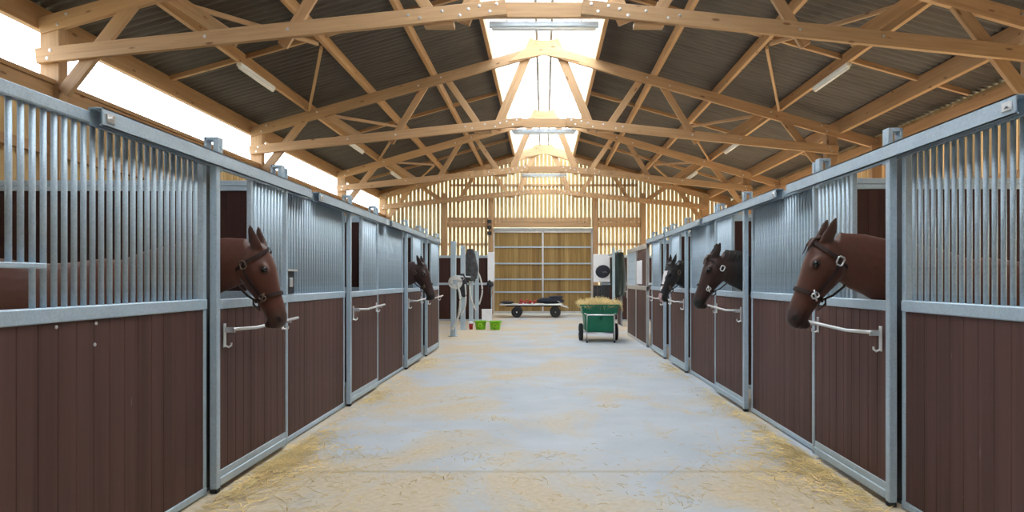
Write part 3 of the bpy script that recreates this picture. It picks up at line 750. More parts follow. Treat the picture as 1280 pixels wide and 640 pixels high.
# charcoal rug hung over a post
def draped(name, c, w, h, d, mat, lb, cat, top=0.18, seed=1, parent=None):
    bm = bmesh.new(); rings = []; n = 28; rnd = random.Random(seed)
    ph = [rnd.uniform(0, 6.28) for _ in range(4)]
    for i in range(15):
        t = i/14; z = h*(1-t)
        wd = w*(top + (1-top)*min(1, (t*1.5)**0.75)) * (1 - 0.22*max(0, t-0.72)/0.28)
        ring = []
        for k in range(n):
            a = 2*math.pi*k/n
            f = 1 + 0.13*t*math.sin(5*a+ph[0]+t*1.5) + 0.07*t*math.sin(9*a+ph[1])
            ring.append(bm.verts.new((wd/2*math.cos(a)*f, d/2*math.sin(a)*f*(0.45+0.55*t), z + 0.05*t*math.sin(3*a+ph[2]))))
        rings.append(ring)
    skin(bm, rings)
    o = finish(bm, name, mat, parent, loc=c, smooth=True)
    return tag(o, lb, cat)
draped('horse_rug', (-2.33, 21.78, 1.42), 0.46, 0.98, 0.30, M['charcoal'], 'charcoal horse rug hung over the third tie-up post', 'rug', top=0.45, seed=3)
draped('horse_rug', (-2.38, 19.66, 0.98), 0.40, 0.62, 0.30, M['dark'], 'black rug bundled on the second tie-up post below the charcoal one', 'rug', top=0.5, seed=8)
# upright white board and white box by the gate
bm = bmesh.new(); box(bm, -0.12, 0.12, -0.02, 0.02, 0, 1.0, bev=0.01)
wb = tag(finish(bm, 'white_board', M['white'], loc=(-1.83, 23.80, 1.38)), 'white upright board fixed on the partition left of the gate', 'board')
bm = bmesh.new(); box(bm, -0.16, 0.16, -0.16, 0.16, 0.0, 0.40, bev=0.012); 
b_ = tag(finish(bm, 'white_crate', M['white'], loc=(-1.95, 23.45, 0)), 'white plastic box on the floor by the left gate jamb', 'box')
bm = bmesh.new(); box(bm, -0.17, 0.17, -0.17, 0.17, 0.40, 0.425, bev=0.008); finish(bm, 'lid', M['white'], b_)
# tool hook row (dark tack) near the white board
tk = empty('tack_hook', (-1.86, 23.74, 1.27), label='black bridle bundle hung under the white upright board', cat='bridle')
bm = bmesh.new(); ellipsoid(bm, (0, 0, 0), (0.12, 0.05, 0.10)); ellipsoid(bm, (-0.02, 0, 0.09), (0.05, 0.04, 0.06)); finish(bm, 'bundle', M['dark'], tk, smooth=True)
bm = bmesh.new(); tube(bm, [(0.05, -0.03, -0.05), (0.07, -0.03, -0.3), (0.02, -0.03, -0.5), (-0.05, -0.03, -0.3), (-0.05, -0.03, -0.05)], 0.012, 6); finish(bm, 'rein', M['dark'], tk, smooth=True)
# lime buckets
def bucket(x, y, lb):
    p = empty('feed_bucket', (x, y, 0), label=lb, cat='bucket', group='lime green feed buckets')
    bm = bmesh.new()
    lathe(bm, [(0.0, 0.006), (0.125, 0.0), (0.135, 0.01), (0.165, 0.235), (0.178, 0.238), (0.178, 0.25), (0.158, 0.25), (0.128, 0.02), (0.0, 0.018)], n=32)
    finish(bm, 'tub', M['lime'], p, smooth=True)
    for s in (-1, 1):
        bm = bmesh.new(); tube(bm, [(s*0.172, -0.05, 0.24), (s*0.205, -0.03, 0.235), (s*0.205, 0.03, 0.235), (s*0.172, 0.05, 0.24)], 0.009, 8); finish(bm, 'handle', M['lime'], p, smooth=True)
    bm = bmesh.new()
    R0 = 0.153
    tube(bm, [(0.045*math.cos(a), -(R0+0.004+0.004*math.sin(a)), 0.125+0.05*math.sin(a)) for a in [k*math.pi/8 for k in range(17)]], 0.010, 6)
    finish(bm, 'emblem', M['lime_light'], p, smooth=True)
bucket(-1.82, 19.75, 'lime green feed bucket beside the red cup'); bucket(-1.395, 19.7, 'lime green feed bucket nearer the middle of the aisle')
cp = empty('red_cup', (-2.10, 19.8, 0), label='small red and white cup on the floor beside the buckets', cat='cup')
bm = bmesh.new(); lathe(bm, [(0.0, 0.003), (0.05, 0), (0.062, 0.17), (0.056, 0.17), (0.045, 0.01), (0.0, 0.01)], n=20); finish(bm, 'cup', M['red'], cp, smooth=True)
bm = bmesh.new(); lathe(bm, [(0.064, 0.165), (0.07, 0.175), (0.068, 0.225), (0.0, 0.235)], n=20); finish(bm, 'lid', M['white'], cp, smooth=True)

# flatbed trolley in front of the gate
def wheel(name, parent, c, r, w, axis='y', rim=M['mullion'], tread=True):
    bm = bmesh.new(); 
    lathe(bm, [(r*0.55, -w*0.42), (r*0.8, -w*0.5), (r*0.95, -w*0.42), (r, -w*0.2), (r, w*0.2), (r*0.95, w*0.42), (r*0.8, w*0.5), (r*0.55, w*0.42)], n=28, axis=axis)
    o = finish(bm, name, M['rubber'], parent, loc=c, smooth=True)
    bm = bmesh.new(); lathe(bm, [(0.0, -w*0.36), (r*0.22, -w*0.38), (r*0.26, -w*0.28), (r*0.5, -w*0.24), (r*0.58, -w*0.44), (r*0.58, w*0.44), (r*0.5, w*0.24), (r*0.26, w*0.28), (r*0.22, w*0.38), (0, w*0.36)], n=20, axis=axis)
    finish(bm, 'rim', rim, o, smooth=True)
    bm = bmesh.new(); lathe(bm, [(r*0.12, -w*0.5), (r*0.12, w*0.5)], n=10, axis=axis); finish(bm, 'hub', M['bright_steel'], o)
    return o
TRY = 26.4; ts = TRY/860
t = empty('flatbed_trolley', ((668-680)*ts, TRY, 0), label='long flatbed trolley with black wheels parked before the gate', cat='trolley')
bm = bmesh.new(); box(bm, -1.31, 1.05, -0.45, 0.45, 0.46, 0.51, bev=0.008); finish(bm, 'deck', M['bright_steel'], t)
bm = bmesh.new()
for x in (-0.66, 0.80): box(bm, x-0.04, x+0.04, -0.42, 0.42, 0.19, 0.25); box(bm, x-0.03, x+0.03, -0.3, -0.24, 0.2, 0.46); box(bm, x-0.03, x+0.03, 0.24, 0.3, 0.2, 0.46)
box(bm, -1.1, 1.0, -0.03, 0.03, 0.40, 0.46); finish(bm, 'chassis', M['dark'], t)
for x in (-0.66, 0.80):
    for y in (-0.42, 0.42): wheel('wheel', t, (x, y, 0.205), 0.205, 0.11)
bm = bmesh.new(); tube(bm, [(1.0, -0.2, 0.44), (1.2, -0.2, 0.40), (1.30, -0.2, 0.34)], 0.02, 8); tube(bm, [(1.0, 0.0, 0.44), (1.26, 0.0, 0.40)], 0.02, 8); finish(bm, 'drawbar', M['bright_steel'], t)
def blob(name, c, r, mat, lb, cat, seed, parts=5, grp=None):
    bm = bmesh.new(); rnd = random.Random(seed)
    rows = []; n = 26
    for i in range(13):
        ph = math.pi*i/12; zz = -math.cos(ph); rr = math.sin(ph)**0.6
        row = []
        for k in range(n):
            a = 2*math.pi*k/n
            f = 1 + 0.16*mnoise.noise(Vector((math.cos(a)*1.7+seed*3.1, math.sin(a)*1.7, zz*1.6)))
            row.append(bm.verts.new((r[0]*rr*f*math.copysign(abs(math.cos(a))**0.75, math.cos(a)), r[1]*rr*f*math.copysign(abs(math.sin(a))**0.75, math.sin(a)), max(0.0, r[2]*(1+zz*f)))))
        rows.append(row)
    skin(bm, rows, cap=False)
    return tag(finish(bm, name, mat, loc=c, smooth=True), lb, cat, grp)
tx = lambda px: (px-680)*ts
blob('folded_rug', (tx(688), TRY-0.05, 0.512), (0.52, 0.36, 0.12), M['navy'], 'dark navy folded rug heaped on the right end of the trolley', 'rug', 4)
blob('folded_rug', (tx(695), TRY-0.02, 0.70), (0.27, 0.3, 0.06), M['navy'], 'smaller navy rug on top of the trolley heap', 'rug', 9)
blob('folded_rug', (tx(634), TRY-0.1, 0.512), (0.26, 0.28, 0.055), M['dark'], 'flat black rug on the left end of the trolley', 'rug', 6)
for px, lb, z in ((654, 'red halter bundle on the trolley deck, the taller of the two', 0.105), (665, 'red halter bundle on the trolley deck beside the navy rug', 0.075)):
    hb = empty('red_halter', (tx(px), TRY-0.2, 0.512), label=lb, cat='halter', group='red halters on the trolley')
    bm = bmesh.new()
    for q in range(3):
        tube(bm, [(0.14*math.cos(a)+0.03*q-0.03, 0.12*math.sin(a), 0.02+z*(0.7+0.5*math.sin(a*2+q))*0.9*q/2+0.02*q) for a in [k*math.pi/9 for k in range(19)]], 0.017, 6)
    finish(bm, 'strap', M['red'], hb, smooth=True)
    bm = bmesh.new(); box(bm, -0.02, 0.05, -0.15, -0.13, 0.01, 0.05, bev=0.004); finish(bm, 'buckle', M['white'], hb)
rope('lead_rope', [(tx(689), TRY, 0.74), (tx(697), TRY-0.36, 0.62), (tx(703), TRY-0.40, 0.50), (tx(706), TRY-0.42, 0.36)], 'thin pale cord trailing off the navy rug on the trolley', grp='cords on the trolley', r=0.01)

# green two wheeled feed cart with straw
CY = 16.2; cx = (748-680)*CY/860
c = empty('feed_cart', (cx, CY, 0), label='green plastic two-wheeled cart heaped with straw in the aisle', cat='cart')
def ringrect(bm, w, d, z, r=0.06, n=5):
    pts = []
    for sx, sy, a0 in ((1, 1, 0), (-1, 1, 90), (-1, -1, 180), (1, -1, 270)):
        for k in range(n+1):
            a = R(a0 + 90*k/n); pts.append(bm.verts.new((sx*(w/2-r)+r*math.cos(a), sy*(d/2-r)+r*math.sin(a), z)))
    return pts
bm = bmesh.new()
skin(bm, [ringrect(bm, 0.60, 0.8, 0.215), ringrect(bm, 0.66, 0.9, 0.25), ringrect(bm, 0.71, 1.02, 0.60), ringrect(bm, 0.76, 1.07, 0.62), ringrect(bm, 0.86, 1.2, 0.83), ringrect(bm, 0.92, 1.26, 0.835), ringrect(bm, 0.92, 1.26, 0.865),
          ringrect(bm, 0.83, 1.17, 0.86), ringrect(bm, 0.68, 0.95, 0.6), ringrect(bm, 0.58, 0.8, 0.26)])
finish(bm, 'tub', M['green'], c, smooth=False)
for s in (-1, 1):
    wheel('wheel', c, (s*0.41, 0.05, 0.20), 0.20, 0.10, 'x')
bm = bmesh.new(); cyl(bm, (-0.45, 0.05, 0.20), (0.45, 0.05, 0.20), 0.016); finish(bm, 'axle', M['bright_steel'], c)
bm = bmesh.new(); yf = -0.66
fr = [(-0.31, yf, 0.02), (-0.31, yf, 0.60), (-0.28, yf, 0.63), (0.28, yf, 0.63), (0.31, yf, 0.60), (0.31, yf, 0.02)]
tube(bm, fr, 0.017, 10)
tube(bm, [(-0.31, yf, 0.22), (0.31, yf, 0.22)], 0.015, 8)
for s in (-1, 1): tube(bm, [(s*0.31, yf, 0.20), (s*0.31, 0.5, 0.20)], 0.015, 8); tube(bm, [(s*0.28, yf, 0.63), (s*0.36, -0.55, 0.66)], 0.012, 8)
finish(bm, 'handle_frame', M['bright_steel'], c, smooth=True)
bm = bmesh.new()
for s in (-1, 1): box(bm, s*0.31-0.022, s*0.31+0.022, yf-0.022, yf+0.022, 0.0, 0.05, bev=0.004)
finish(bm, 'foot', M['rubber'], c)
bm = bmesh.new(); tube(bm, [(0.0, -0.60, 0.80), (-0.02, -0.60, 0.72), (0.0, -0.585, 0.60), (0.03, -0.58, 0.53), (0.0, -0.57, 0.48), (-0.03, -0.58, 0.53), (0, -0.59, 0.6)], 0.008, 6); finish(bm, 'cord', M['green'], c, smooth=True)
def straw_mesh(name, samples, wid=(0.0035, 0.007), mat=None, parent=None, loc=None):
    bm = bmesh.new()
    for p, d, ln, w in samples:
        side = d.cross(Vector((0, 0, 1)))
        if side.length < 1e-3: side = Vector((1, 0, 0))
        side.normalize(); side = side*w/2; up = Vector((0, 0, w*0.45))
        a = p - d*ln/2; m_ = p + Vector((0, 0, random.uniform(0, ln*0.08))) + side*random.uniform(-0.9, 0.9); b2 = p + d*ln/2
        rows = [[bm.verts.new(q-side), bm.verts.new(q+up), bm.verts.new(q+side)] for q in (a, m_, b2)]
        for A, B in zip(rows, rows[1:]):
            bm.faces.new((A[0], A[1], B[1], B[0])); bm.faces.new((A[1], A[2], B[2], B[1])); bm.faces.new((A[2], A[0], B[0], B[2]))
    me = bpy.data.meshes.new(name); bm.to_mesh(me); bm.free(); me.materials.append(mat or M['straw'])
    o = bpy.data.objects.new(name, me); COL.objects.link(o)
    if parent: o.parent = parent
    if loc: o.location = loc
    return o
rnd = random.Random(5); smp = []
for k in range(1500):
    x = rnd.uniform(-0.47, 0.47); y = rnd.uniform(-0.62, 0.62)
    z = 0.80 + 0.20*(1-abs(x/0.5)**2.5)*(1-abs(y/0.66)**3)*rnd.uniform(0.2, 1) + (0.05 if abs(x) > 0.38 else 0)
    d = Vector((rnd.gauss(0, 1), rnd.gauss(0, 1), rnd.gauss(0, 0.45))).normalized()
    smp.append((Vector((x, y, z)), d, rnd.uniform(0.08, 0.22), rnd.uniform(0.005, 0.011)))
for k in range(60):
    x = rnd.choice((-1, 1))*rnd.uniform(0.42, 0.52); y = rnd.uniform(-0.6, 0.1)
    smp.append((Vector((x, y, rnd.uniform(0.76, 0.92))), Vector((rnd.gauss(0, .25), rnd.gauss(0, .3), 1)).normalized(), rnd.uniform(0.1, 0.25), 0.007))
sl = straw_mesh('straw_heap', smp, loc=(cx, CY, 0)); tag(sl, 'loose straw heaped over the rim of the green cart', 'straw', kind='stuff')
bm = bmesh.new(); rows = []
for i in range(9):
    t_ = i/8; row = []
    for k in range(24):
        a = 2*math.pi*k/24; row.append(bm.verts.new((0.40*(1-t_)*math.cos(a)*1.0, 0.55*(1-t_)*math.sin(a), 0.80+0.15*(1-(1-t_)**2.2))))
    rows.append(row)
skin(bm, rows[:-1]); finish(bm, 'straw_core', M['straw'], sl)

# white board with dark oval, posts and dark clutter right of the gate
wy = 23.45; q = wy/860
ob = empty('equipment_board', ((752-680)*q, wy, 1.35), label='white board right of the gate with a dark oval pad on it', cat='board')
bm = bmesh.new(); box(bm, -0.285, 0.285, 0.0, 0.04, 0.0, 0.95, bev=0.01); finish(bm, 'backing_board', M['white'], ob)
bm = bmesh.new(); ellipsoid(bm, (0.04, -0.03, 0.36), (0.25, 0.05, 0.22), 28, 14, Matrix.Rotation(R(-12), 4, 'Y')); finish(bm, 'oval_pad', M['navy'], ob, smooth=True)
bm = bmesh.new()
for a in range(7): ellipsoid(bm, (0.02+0.03*a-0.03, -0.085+0.004*abs(a-3), 0.34+0.02*math.sin(a*2.1)), (0.008, 0.006, 0.008), 8, 6)
finish(bm, 'stud', M['bright_steel'], ob)
bm = bmesh.new()
for k in range(4):
    x0 = -0.28+0.14*k; box(bm, x0, x0+0.134, -0.015, 0.015, 0, 1.24, bev=0.004)
tag(finish(bm, 'dark_panel', M['dark'], loc=((752-680)*q, wy+0.03, 0.0)), 'black boarded panel under the white equipment board', 'panel')
post(1, 19.3, 'galvanised post right of the white equipment board', x=(767-680)*19.3/860, h=2.34, mat='steel')
draped('garment', ((774-680)*20.6/860, 20.6, 0.95), 0.42, 1.30, 0.24, M['foil'], 'dark green black rug hanging beyond the green cart', 'rug', top=0.6, seed=12)
draped('garment', ((763.0-680)*23.2/860+0.12, 23.25, 1.15), 0.26, 1.1, 0.16, M['foil'], 'narrow dark green cloth hanging beside the white equipment board', 'cloth', top=0.5, seed=21)
bm = bmesh.new(); tube(bm, [(2.17, 19.32, 2.27), (2.19, 21.5, 2.265), (2.22, 23.66, 2.262)], 0.022, 10)
tag(finish(bm, 'hanging_rail', M['steel'], smooth=True), 'steel rail carrying the dark green rugs beyond the green cart', 'rail')
bm = boards(0, 1.1, 0.03, 1.02, 0.03)
op = tag(finish(bm, 'low_panel', M['brown'], loc=(2.36, 20.9, 0)), 'low brown boarded panel beyond the tack room', 'panel')
bm = bmesh.new(); box(bm, -0.02, 0.02, 0, 1.1, 1.02, 1.07); box(bm, -0.02, 0.02, 0, 0.05, 0, 1.02); box(bm, -0.02, 0.02, 1.05, 1.1, 0, 1.02); finish(bm, 'rail', M['steel'], op)

# ------------------------------------------------------------------ loose straw on the floor
rnd = random.Random(11)
def floor_straw(n, fx, fy, ln=(0.04, 0.16), h=0.03):
    out = []
    while len(out) < n:
        x, y = fx(), fy()
        if abs(x) > 2.16: continue
        d = Vector((rnd.gauss(0, 1), rnd.gauss(0, 1), rnd.gauss(0, 0.12))).normalized()
        out.append((Vector((x, y, rnd.uniform(0.003, h))), d, rnd.uniform(*ln), rnd.uniform(0.003, 0.006)))
    return out
smp = []
def edge_x(s, spread): return lambda: s*(2.10-abs(rnd.gauss(0, spread)))
smp += floor_straw(800, edge_x(-1, 0.13), lambda: rnd.gauss(5.3, 0.5), h=0.04)
smp += floor_straw(380, edge_x(-1, 0.35), lambda: rnd.gauss(4.9, 0.6))
smp += floor_straw(750, edge_x(1, 0.15), lambda: rnd.gauss(5.35, 0.5), h=0.04)
smp += floor_straw(420, edge_x(1, 0.4), lambda: rnd.gauss(5.0, 0.55))
smp += floor_straw(260, edge_x(1, 0.08), lambda: rnd.uniform(4.4, 7.4))
smp += floor_straw(160, edge_x(-1, 0.08), lambda: rnd.uniform(4.0, 10))
smp += floor_straw(200, edge_x(-1, 0.12), lambda: rnd.gauss(8.2, 0.35))
smp += floor_straw(150, edge_x(1, 0.12), lambda: rnd.gauss(8.0, 0.5))
smp += floor_straw(200, edge_x(1, 0.14), lambda: rnd.gauss(10.9, 0.5))
smp += floor_straw(140, edge_x(-1, 0.16), lambda: rnd.gauss(11.6, 0.6))
st = straw_mesh('wall_foot_straw', smp); tag(st, 'golden loose straw drifted along the foot of both stall rows', 'straw', kind='stuff')
smp = floor_straw(420, lambda: rnd.uniform(-2.1, 2.1), lambda: rnd.gauss(4.9, 0.5), (0.02, 0.08), 0.008)
smp += floor_straw(320, lambda: rnd.uniform(-2.1, 2.1), lambda: rnd.uniform(3.6, 12), (0.015, 0.06), 0.008)
for k in range(16):
    bx_, by_ = rnd.uniform(-1.9, 1.9), rnd.uniform(4.1, 8.5)
    smp += floor_straw(22, lambda: rnd.gauss(bx_, 0.10), lambda: rnd.gauss(by_, 0.07), (0.02, 0.09), 0.012)
st = straw_mesh('aisle_straw', smp, mat=M['straw']); tag(st, 'sparse straw wisps scattered over the middle of the aisle', 'straw', kind='stuff')

# ------------------------------------------------------------------ horses
HP = [ # u, vtop, vbot, halfwidth (fractions of head length)
 (-0.06, 0.085, -0.08, 0.085), (0.02, 0.125, -0.20, 0.125), (0.10, 0.145, -0.285, 0.155), (0.18, 0.152, -0.315, 0.172), (0.28, 0.150, -0.315, 0.178),
 (0.38, 0.137, -0.290, 0.162), (0.48, 0.118, -0.252, 0.135), (0.58, 0.105, -0.220, 0.117), (0.68, 0.096, -0.195, 0.107), (0.78, 0.088, -0.178, 0.106),
 (0.87, 0.080, -0.170, 0.112), (0.94, 0.058, -0.165, 0.106), (0.985, 0.022, -0.145, 0.088), (1.01, -0.03, -0.10, 0.05)]
def hp(u):
    if u <= HP[0][0]: return HP[0][1:]
    for a, b in zip(HP, HP[1:]):
        if a[0] <= u <= b[0]:
            t = (u-a[0])/(b[0]-a[0]); return tuple(a[i]+(b[i]-a[i])*t for i in (1, 2, 3))
    return HP[-1][1:]
def head_pt(u, ang, sc_=1.0):
    """point on the head surface in head fractions: ang 0 = side, 90 = front of the face"""
    vt, vb, hw = hp(u); c, s = math.cos(ang), math.sin(ang)
    vc, vh = (vt+vb)/2, (vt-vb)/2
    w = hw*math.copysign(abs(c)**0.85, c)
    v = vh*math.copysign(abs(s)**0.85, s)
    # narrower towards the jaw and the nasal bone
    w *= (1 - 0.28*max(0, s)**1.5 - 0.35*max(0, -s)**1.3)
    return Vector((u, vc + v*sc_, w*sc_))
def horse(name_label, side, wx, y, poll, theta, HL, yaw, neck, coat, dark, muzzle, blaze=None, mane=None, forelock=None, halter=None, width=1.0, yawp=0.0):
    """horse-local x points towards the aisle; origin on the floor under the withers"""
    root = empty('horse', (wx, y, 0), 0.0 if side < 0 else math.pi, label=name_label, cat='horse', group='horses looking out over the stall doors')
    pv = Vector((poll[0], 0, poll[1])); pv.y = yawp
    ry = Matrix.Rotation(yaw, 3, 'Z')
    U = ry @ Vector((math.sin(theta), 0, -math.cos(theta))); V = ry @ Vector((math.cos(theta), 0, math.sin(theta))); W = ry @ Vector((0, 1, 0))
    def H(p): return pv + (U*p[0] + V*p[1] + W*p[2])*HL
    bm = bmesh.new(); n = 24
    def ringpts(pts): return [bm.verts.new(p) for p in pts]
    # head
    skin(bm, [ringpts([H(head_pt(u, 2*math.pi*k/n)) for k in range(n)]) for u in [h[0] for h in HP]])
    for s in (-1, 1):
        # jowl disc, eye brow, nostril rim, ear
        for c_, r_ in (((0.24, -0.14, s*0.098), (0.15, 0.145, 0.072)), ((0.275, 0.06, s*0.135), (0.075, 0.055, 0.04)), ((0.90, -0.012, s*0.085), (0.06, 0.045, 0.035))):
            mt = Matrix((( *[U.x, V.x, W.x], 0), (U.y, V.y, W.y, 0), (U.z, V.z, W.z, 0), (0, 0, 0, 1)))
            ellipsoid(bm, H(c_), tuple(q_*HL for q_ in r_), 16, 10, mt)
        e0 = Vector((0.03, 0.055, s*0.085)); e1 = Vector((-0.30, 0.075, s*0.125)); rows = []
        for i in range(9):
            t = i/8; w_ = 0.070*math.sin(math.pi*min(1, (0.30+0.70*t)))**0.8 * (1.0 if t < 0.5 else 1.0) + 0.004
            th_ = 0.030*(1-t*0.7)
            cc = e0.lerp(e1, t) + Vector((0, -0.018*math.sin(math.pi*t), 0))
            rows.append(ringpts([H(cc + Vector((0, w_*math.cos(a), th_*math.sin(a)*s))) for a in [2*math.pi*k/12 for k in range(12)]]))
        skin(bm, rows)
    ellipsoid(bm, H((0.925, -0.165, 0)), (0.062*HL, 0.06*HL, 0.05*HL))                        # chin
    # neck
    hn = H((0.06, -0.09, 0))
    path = [(hn, (0.235*HL, 0.118*HL))] + [(Vector((a, b_ if False else yawp*max(0, 1-(i+1)*0.4), c_)), (hh, hw)) for i, (a, c_, hh, hw) in enumerate(neck) for b_ in (0,)]
    # insert smooth stations
    P = [p for p, _ in path]; rings = []; crest = []
    fine = []
    for i in range(len(P)-1):
        p0 = P[max(i-1, 0)]; p1 = P[i]; p2 = P[i+1]; p3 = P[min(i+2, len(P)-1)]
        for k in range(5):
            t = k/5
            c_ = 0.5*((2*p1)+(p2-p0)*t+(2*p0-5*p1+4*p2-p3)*t*t+(3*p1-p0-3*p2+p3)*t**3)
            ra, rb = path[i][1], path[i+1][1]; tt = t*t*(3-2*t)
            fine.append((c_, ra[0]+(rb[0]-ra[0])*tt, ra[1]+(rb[1]-ra[1])*tt))
    fine.append((P[-1], *path[-1][1]))
    for i, (c_, hh, hw) in enumerate(fine):
        tg = (fine[min(i+1, len(fine)-1)][0]-fine[max(i-1, 0)][0]).normalized()
        sd = Vector((0, 0, 1)).cross(tg).normalized(); up = tg.cross(sd).normalized()
        if up.z < 0: up = -up
        rings.append(ringpts([c_ + sd*hw*math.cos(a)*(1-0.25*max(0, math.sin(a))) + up*hh*math.copysign(abs(math.sin(a))**0.9, math.sin(a)) for a in [2*math.pi*k/n for k in range(n)]]))
        crest.append((c_ + up*hh, sd, up, hh))
    skin(bm, rings)
    # trunk
    TR = [(0.40, 1.30, 0.98, 0.13), (0.30, 1.42, 0.86, 0.20), (0.12, 1.535, 0.80, 0.245), (-0.08, 1.575, 0.79, 0.265), (-0.3, 1.545, 0.77, 0.30), (-0.55, 1.535, 0.78, 0.315), (-0.78, 1.57, 0.84, 0.305),
          (-0.95, 1.585, 0.95, 0.29), (-1.1, 1.54, 1.0, 0.255), (-1.22, 1.44, 1.06, 0.19), (-1.28, 1.34, 1.14, 0.10)]
    skin(bm, [ringpts([Vector((x, hw*math.copysign(abs(math.cos(a))**0.9, math.cos(a)), (zt+zb)/2 + (zt-zb)/2*math.sin(a))) for a in [2*math.pi*k/n for k in range(n)]]) for x, zt, zb, hw in TR])
    for s in (-1, 1):
        tube(bm, [(0.16, s*0.15, 1.15), (0.17, s*0.15, 0.92), (0.18, s*0.145, 0.72), (0.19, s*0.14, 0.52), (0.19, s*0.14, 0.46), (0.185, s*0.14, 0.30), (0.18, s*0.14, 0.16), (0.21, s*0.14, 0.09), (0.235, s*0.14, 0.045)],
             [0.15, 0.115, 0.075, 0.055, 0.048, 0.034, 0.042, 0.036, 0.05], 14)
        tube(bm, [(-0.98, s*0.16, 1.25), (-0.92, s*0.17, 1.02), (-0.90, s*0.165, 0.86), (-1.02, s*0.16, 0.66), (-1.12, s*0.155, 0.53), (-1.10, s*0.155, 0.40), (-1.08, s*0.155, 0.28), (-1.07, s*0.155, 0.16), (-1.03, s*0.155, 0.09), (-1.0, s*0.155, 0.045)],
             [0.21, 0.19, 0.14, 0.085, 0.062, 0.045, 0.037, 0.043, 0.037, 0.05], 14)
    me0 = bpy.data.meshes.new('tmp'); bmesh.ops.recalc_face_normals(bm, faces=bm.faces[:]); bm.to_mesh(me0); bm.free()
    tmp = bpy.data.objects.new('tmp', me0); COL.objects.link(tmp)
    md = tmp.modifiers.new('r', 'REMESH'); md.mode = 'VOXEL'; md.voxel_size = 0.0115
    ms = tmp.modifiers.new('s', 'SMOOTH'); ms.factor = 0.5; ms.iterations = 5
    dg = bpy.context.evaluated_depsgraph_get(); dg.update()
    me = bpy.data.meshes.new_from_object(tmp.evaluated_get(dg)); me.name = 'horse_body'
    bpy.data.objects.remove(tmp); bpy.data.meshes.remove(me0)
    ca = me.color_attributes.new('coat', 'FLOAT_COLOR', 'POINT')
    def sm(a, b, t):
        t = min(1, max(0, (t-a)/(b-a))); return t*t*(3-2*t)
    def mixc(a, b, t): return tuple(a[i]+(b[i]-a[i])*t for i in range(3))
    for i, vtx in enumerate(me.vertices):
        d = vtx.co - pv; u, v, w = d.dot(U)/HL, d.dot(V)/HL, d.dot(W)/HL
        # nostril hollow
        for s in (-1, 1):
            nd = math.hypot((u-0.915)/0.034, (v-0.0)/0.026)
            if nd < 1.3 and w*s > 0.05:
                vtx.co -= W*s*HL*0.03*max(0, 1-nd/1.3)
        # mouth line
        if u > 0.80 and abs(v+0.108-(0.99-u)*0.06) < 0.014 and v > -0.16: vtx.co += (-U*0.012*HL if u > 0.97 else -W*math.copysign(0.012*HL, w))
        k = mnoise.noise(vtx.co*3.0)*0.12
        c_ = mixc(coat, dark, min(1, max(0, 0.35*sm(1.25, 0.75, vtx.co.z) + k)))
        inhead = -0.4 < u < 1.1 and abs(w) < 0.3 and -0.36 < v < 0.3
        if neck_dark and not (inhead and u > 0.0 and v > -0.25):
            c_ = mixc(c_, neck_dark, sm(pv.x-0.02, pv.x-0.26, vtx.co.x))
        if inhead:
            c_ = mixc(c_, muzzle, sm(0.70, 0.92, u + 0.25*mnoise.noise(vtx.co*9)*0.3))
            if u < 0.02 and v > -0.02: c_ = mixc(c_, dark, 0.55)
            # eye surround
            for s in (-1, 1):
                if math.hypot(u-0.285, (v-0.055)*1.2) < 0.055 and w*s > 0.06: c_ = mixc(c_, dark, 0.7)
            if blaze:
                wb = 0.085 if u < 0.34 else 0.055 if u < 0.62 else 0.03
                if 0.22 < u < 0.76 and v > -0.01 and abs(w) < wb + 0.012*mnoise.noise(vtx.co*25): c_ = blaze
                if u > 0.82 and v > -0.085 and abs(w) < 0.075 + 0.01*mnoise.noise(vtx.co*20): c_ = (0.52, 0.33, 0.32)
        if math.hypot(u-0.915, (v-0.0)*1.3) < 0.032 and abs(w) > 0.05 and inhead: c_ = (0.008, 0.006, 0.006)
        if vtx.co.z < 0.07: c_ = (0.04, 0.03, 0.025)
        ca.data[i].color = (*c_, 1)
    me.materials.clear(); me.materials.append(M['coat'])
    for p in me.polygons: p.use_smooth = True
    ob = bpy.data.objects.new('body', me); COL.objects.link(ob); ob.parent = root
    for s in (-1, 1):
        bm = bmesh.new(); ellipsoid(bm, H((0.285, 0.062, s*0.152)), (0.022, 0.022, 0.022), 14, 10); finish(bm, 'eye', M['eye'], root, smooth=True)
    def hair(nm, strands, mat): 
        bm = bmesh.new()
        for pts, w_ in strands: 
            rad = [w_*(1-0.85*(i/(len(pts)-1))**1.5) for i in range(len(pts))]; tube(bm, pts, rad, 6)
        finish(bm, nm, mat, root, smooth=True)
    rr = random.Random(int(wx*100)+3)
    if mane:
        mm = plain('mane '+name_label[:12], mane, 0.7, scale=40, var=0.4)
        ss = []
        for i in range(0, 90):
            t = rr.uniform(0.02, 0.70)*(len(crest)-1); a = int(t); f = t-a
            c_ = crest[a][0].lerp(crest[min(a+1, len(crest)-1)][0], f); sd, up, hh = crest[a][1:]
            s = rr.choice((1, 1, -1)); ln = rr.uniform(0.10, 0.17); off = rr.uniform(-.02, .02)
            ss.append(([c_ - up*0.02, c_ + up*0.008 + sd*s*0.02, c_ - up*ln*0.35 + sd*s*(0.05+rr.uniform(0, .012)), c_ - up*ln*0.8 + sd*s*(0.075+rr.uniform(0, .012)) + Vector((off, 0, 0))], rr.uniform(0.012, 0.02)))
        hair('mane', ss, mm)
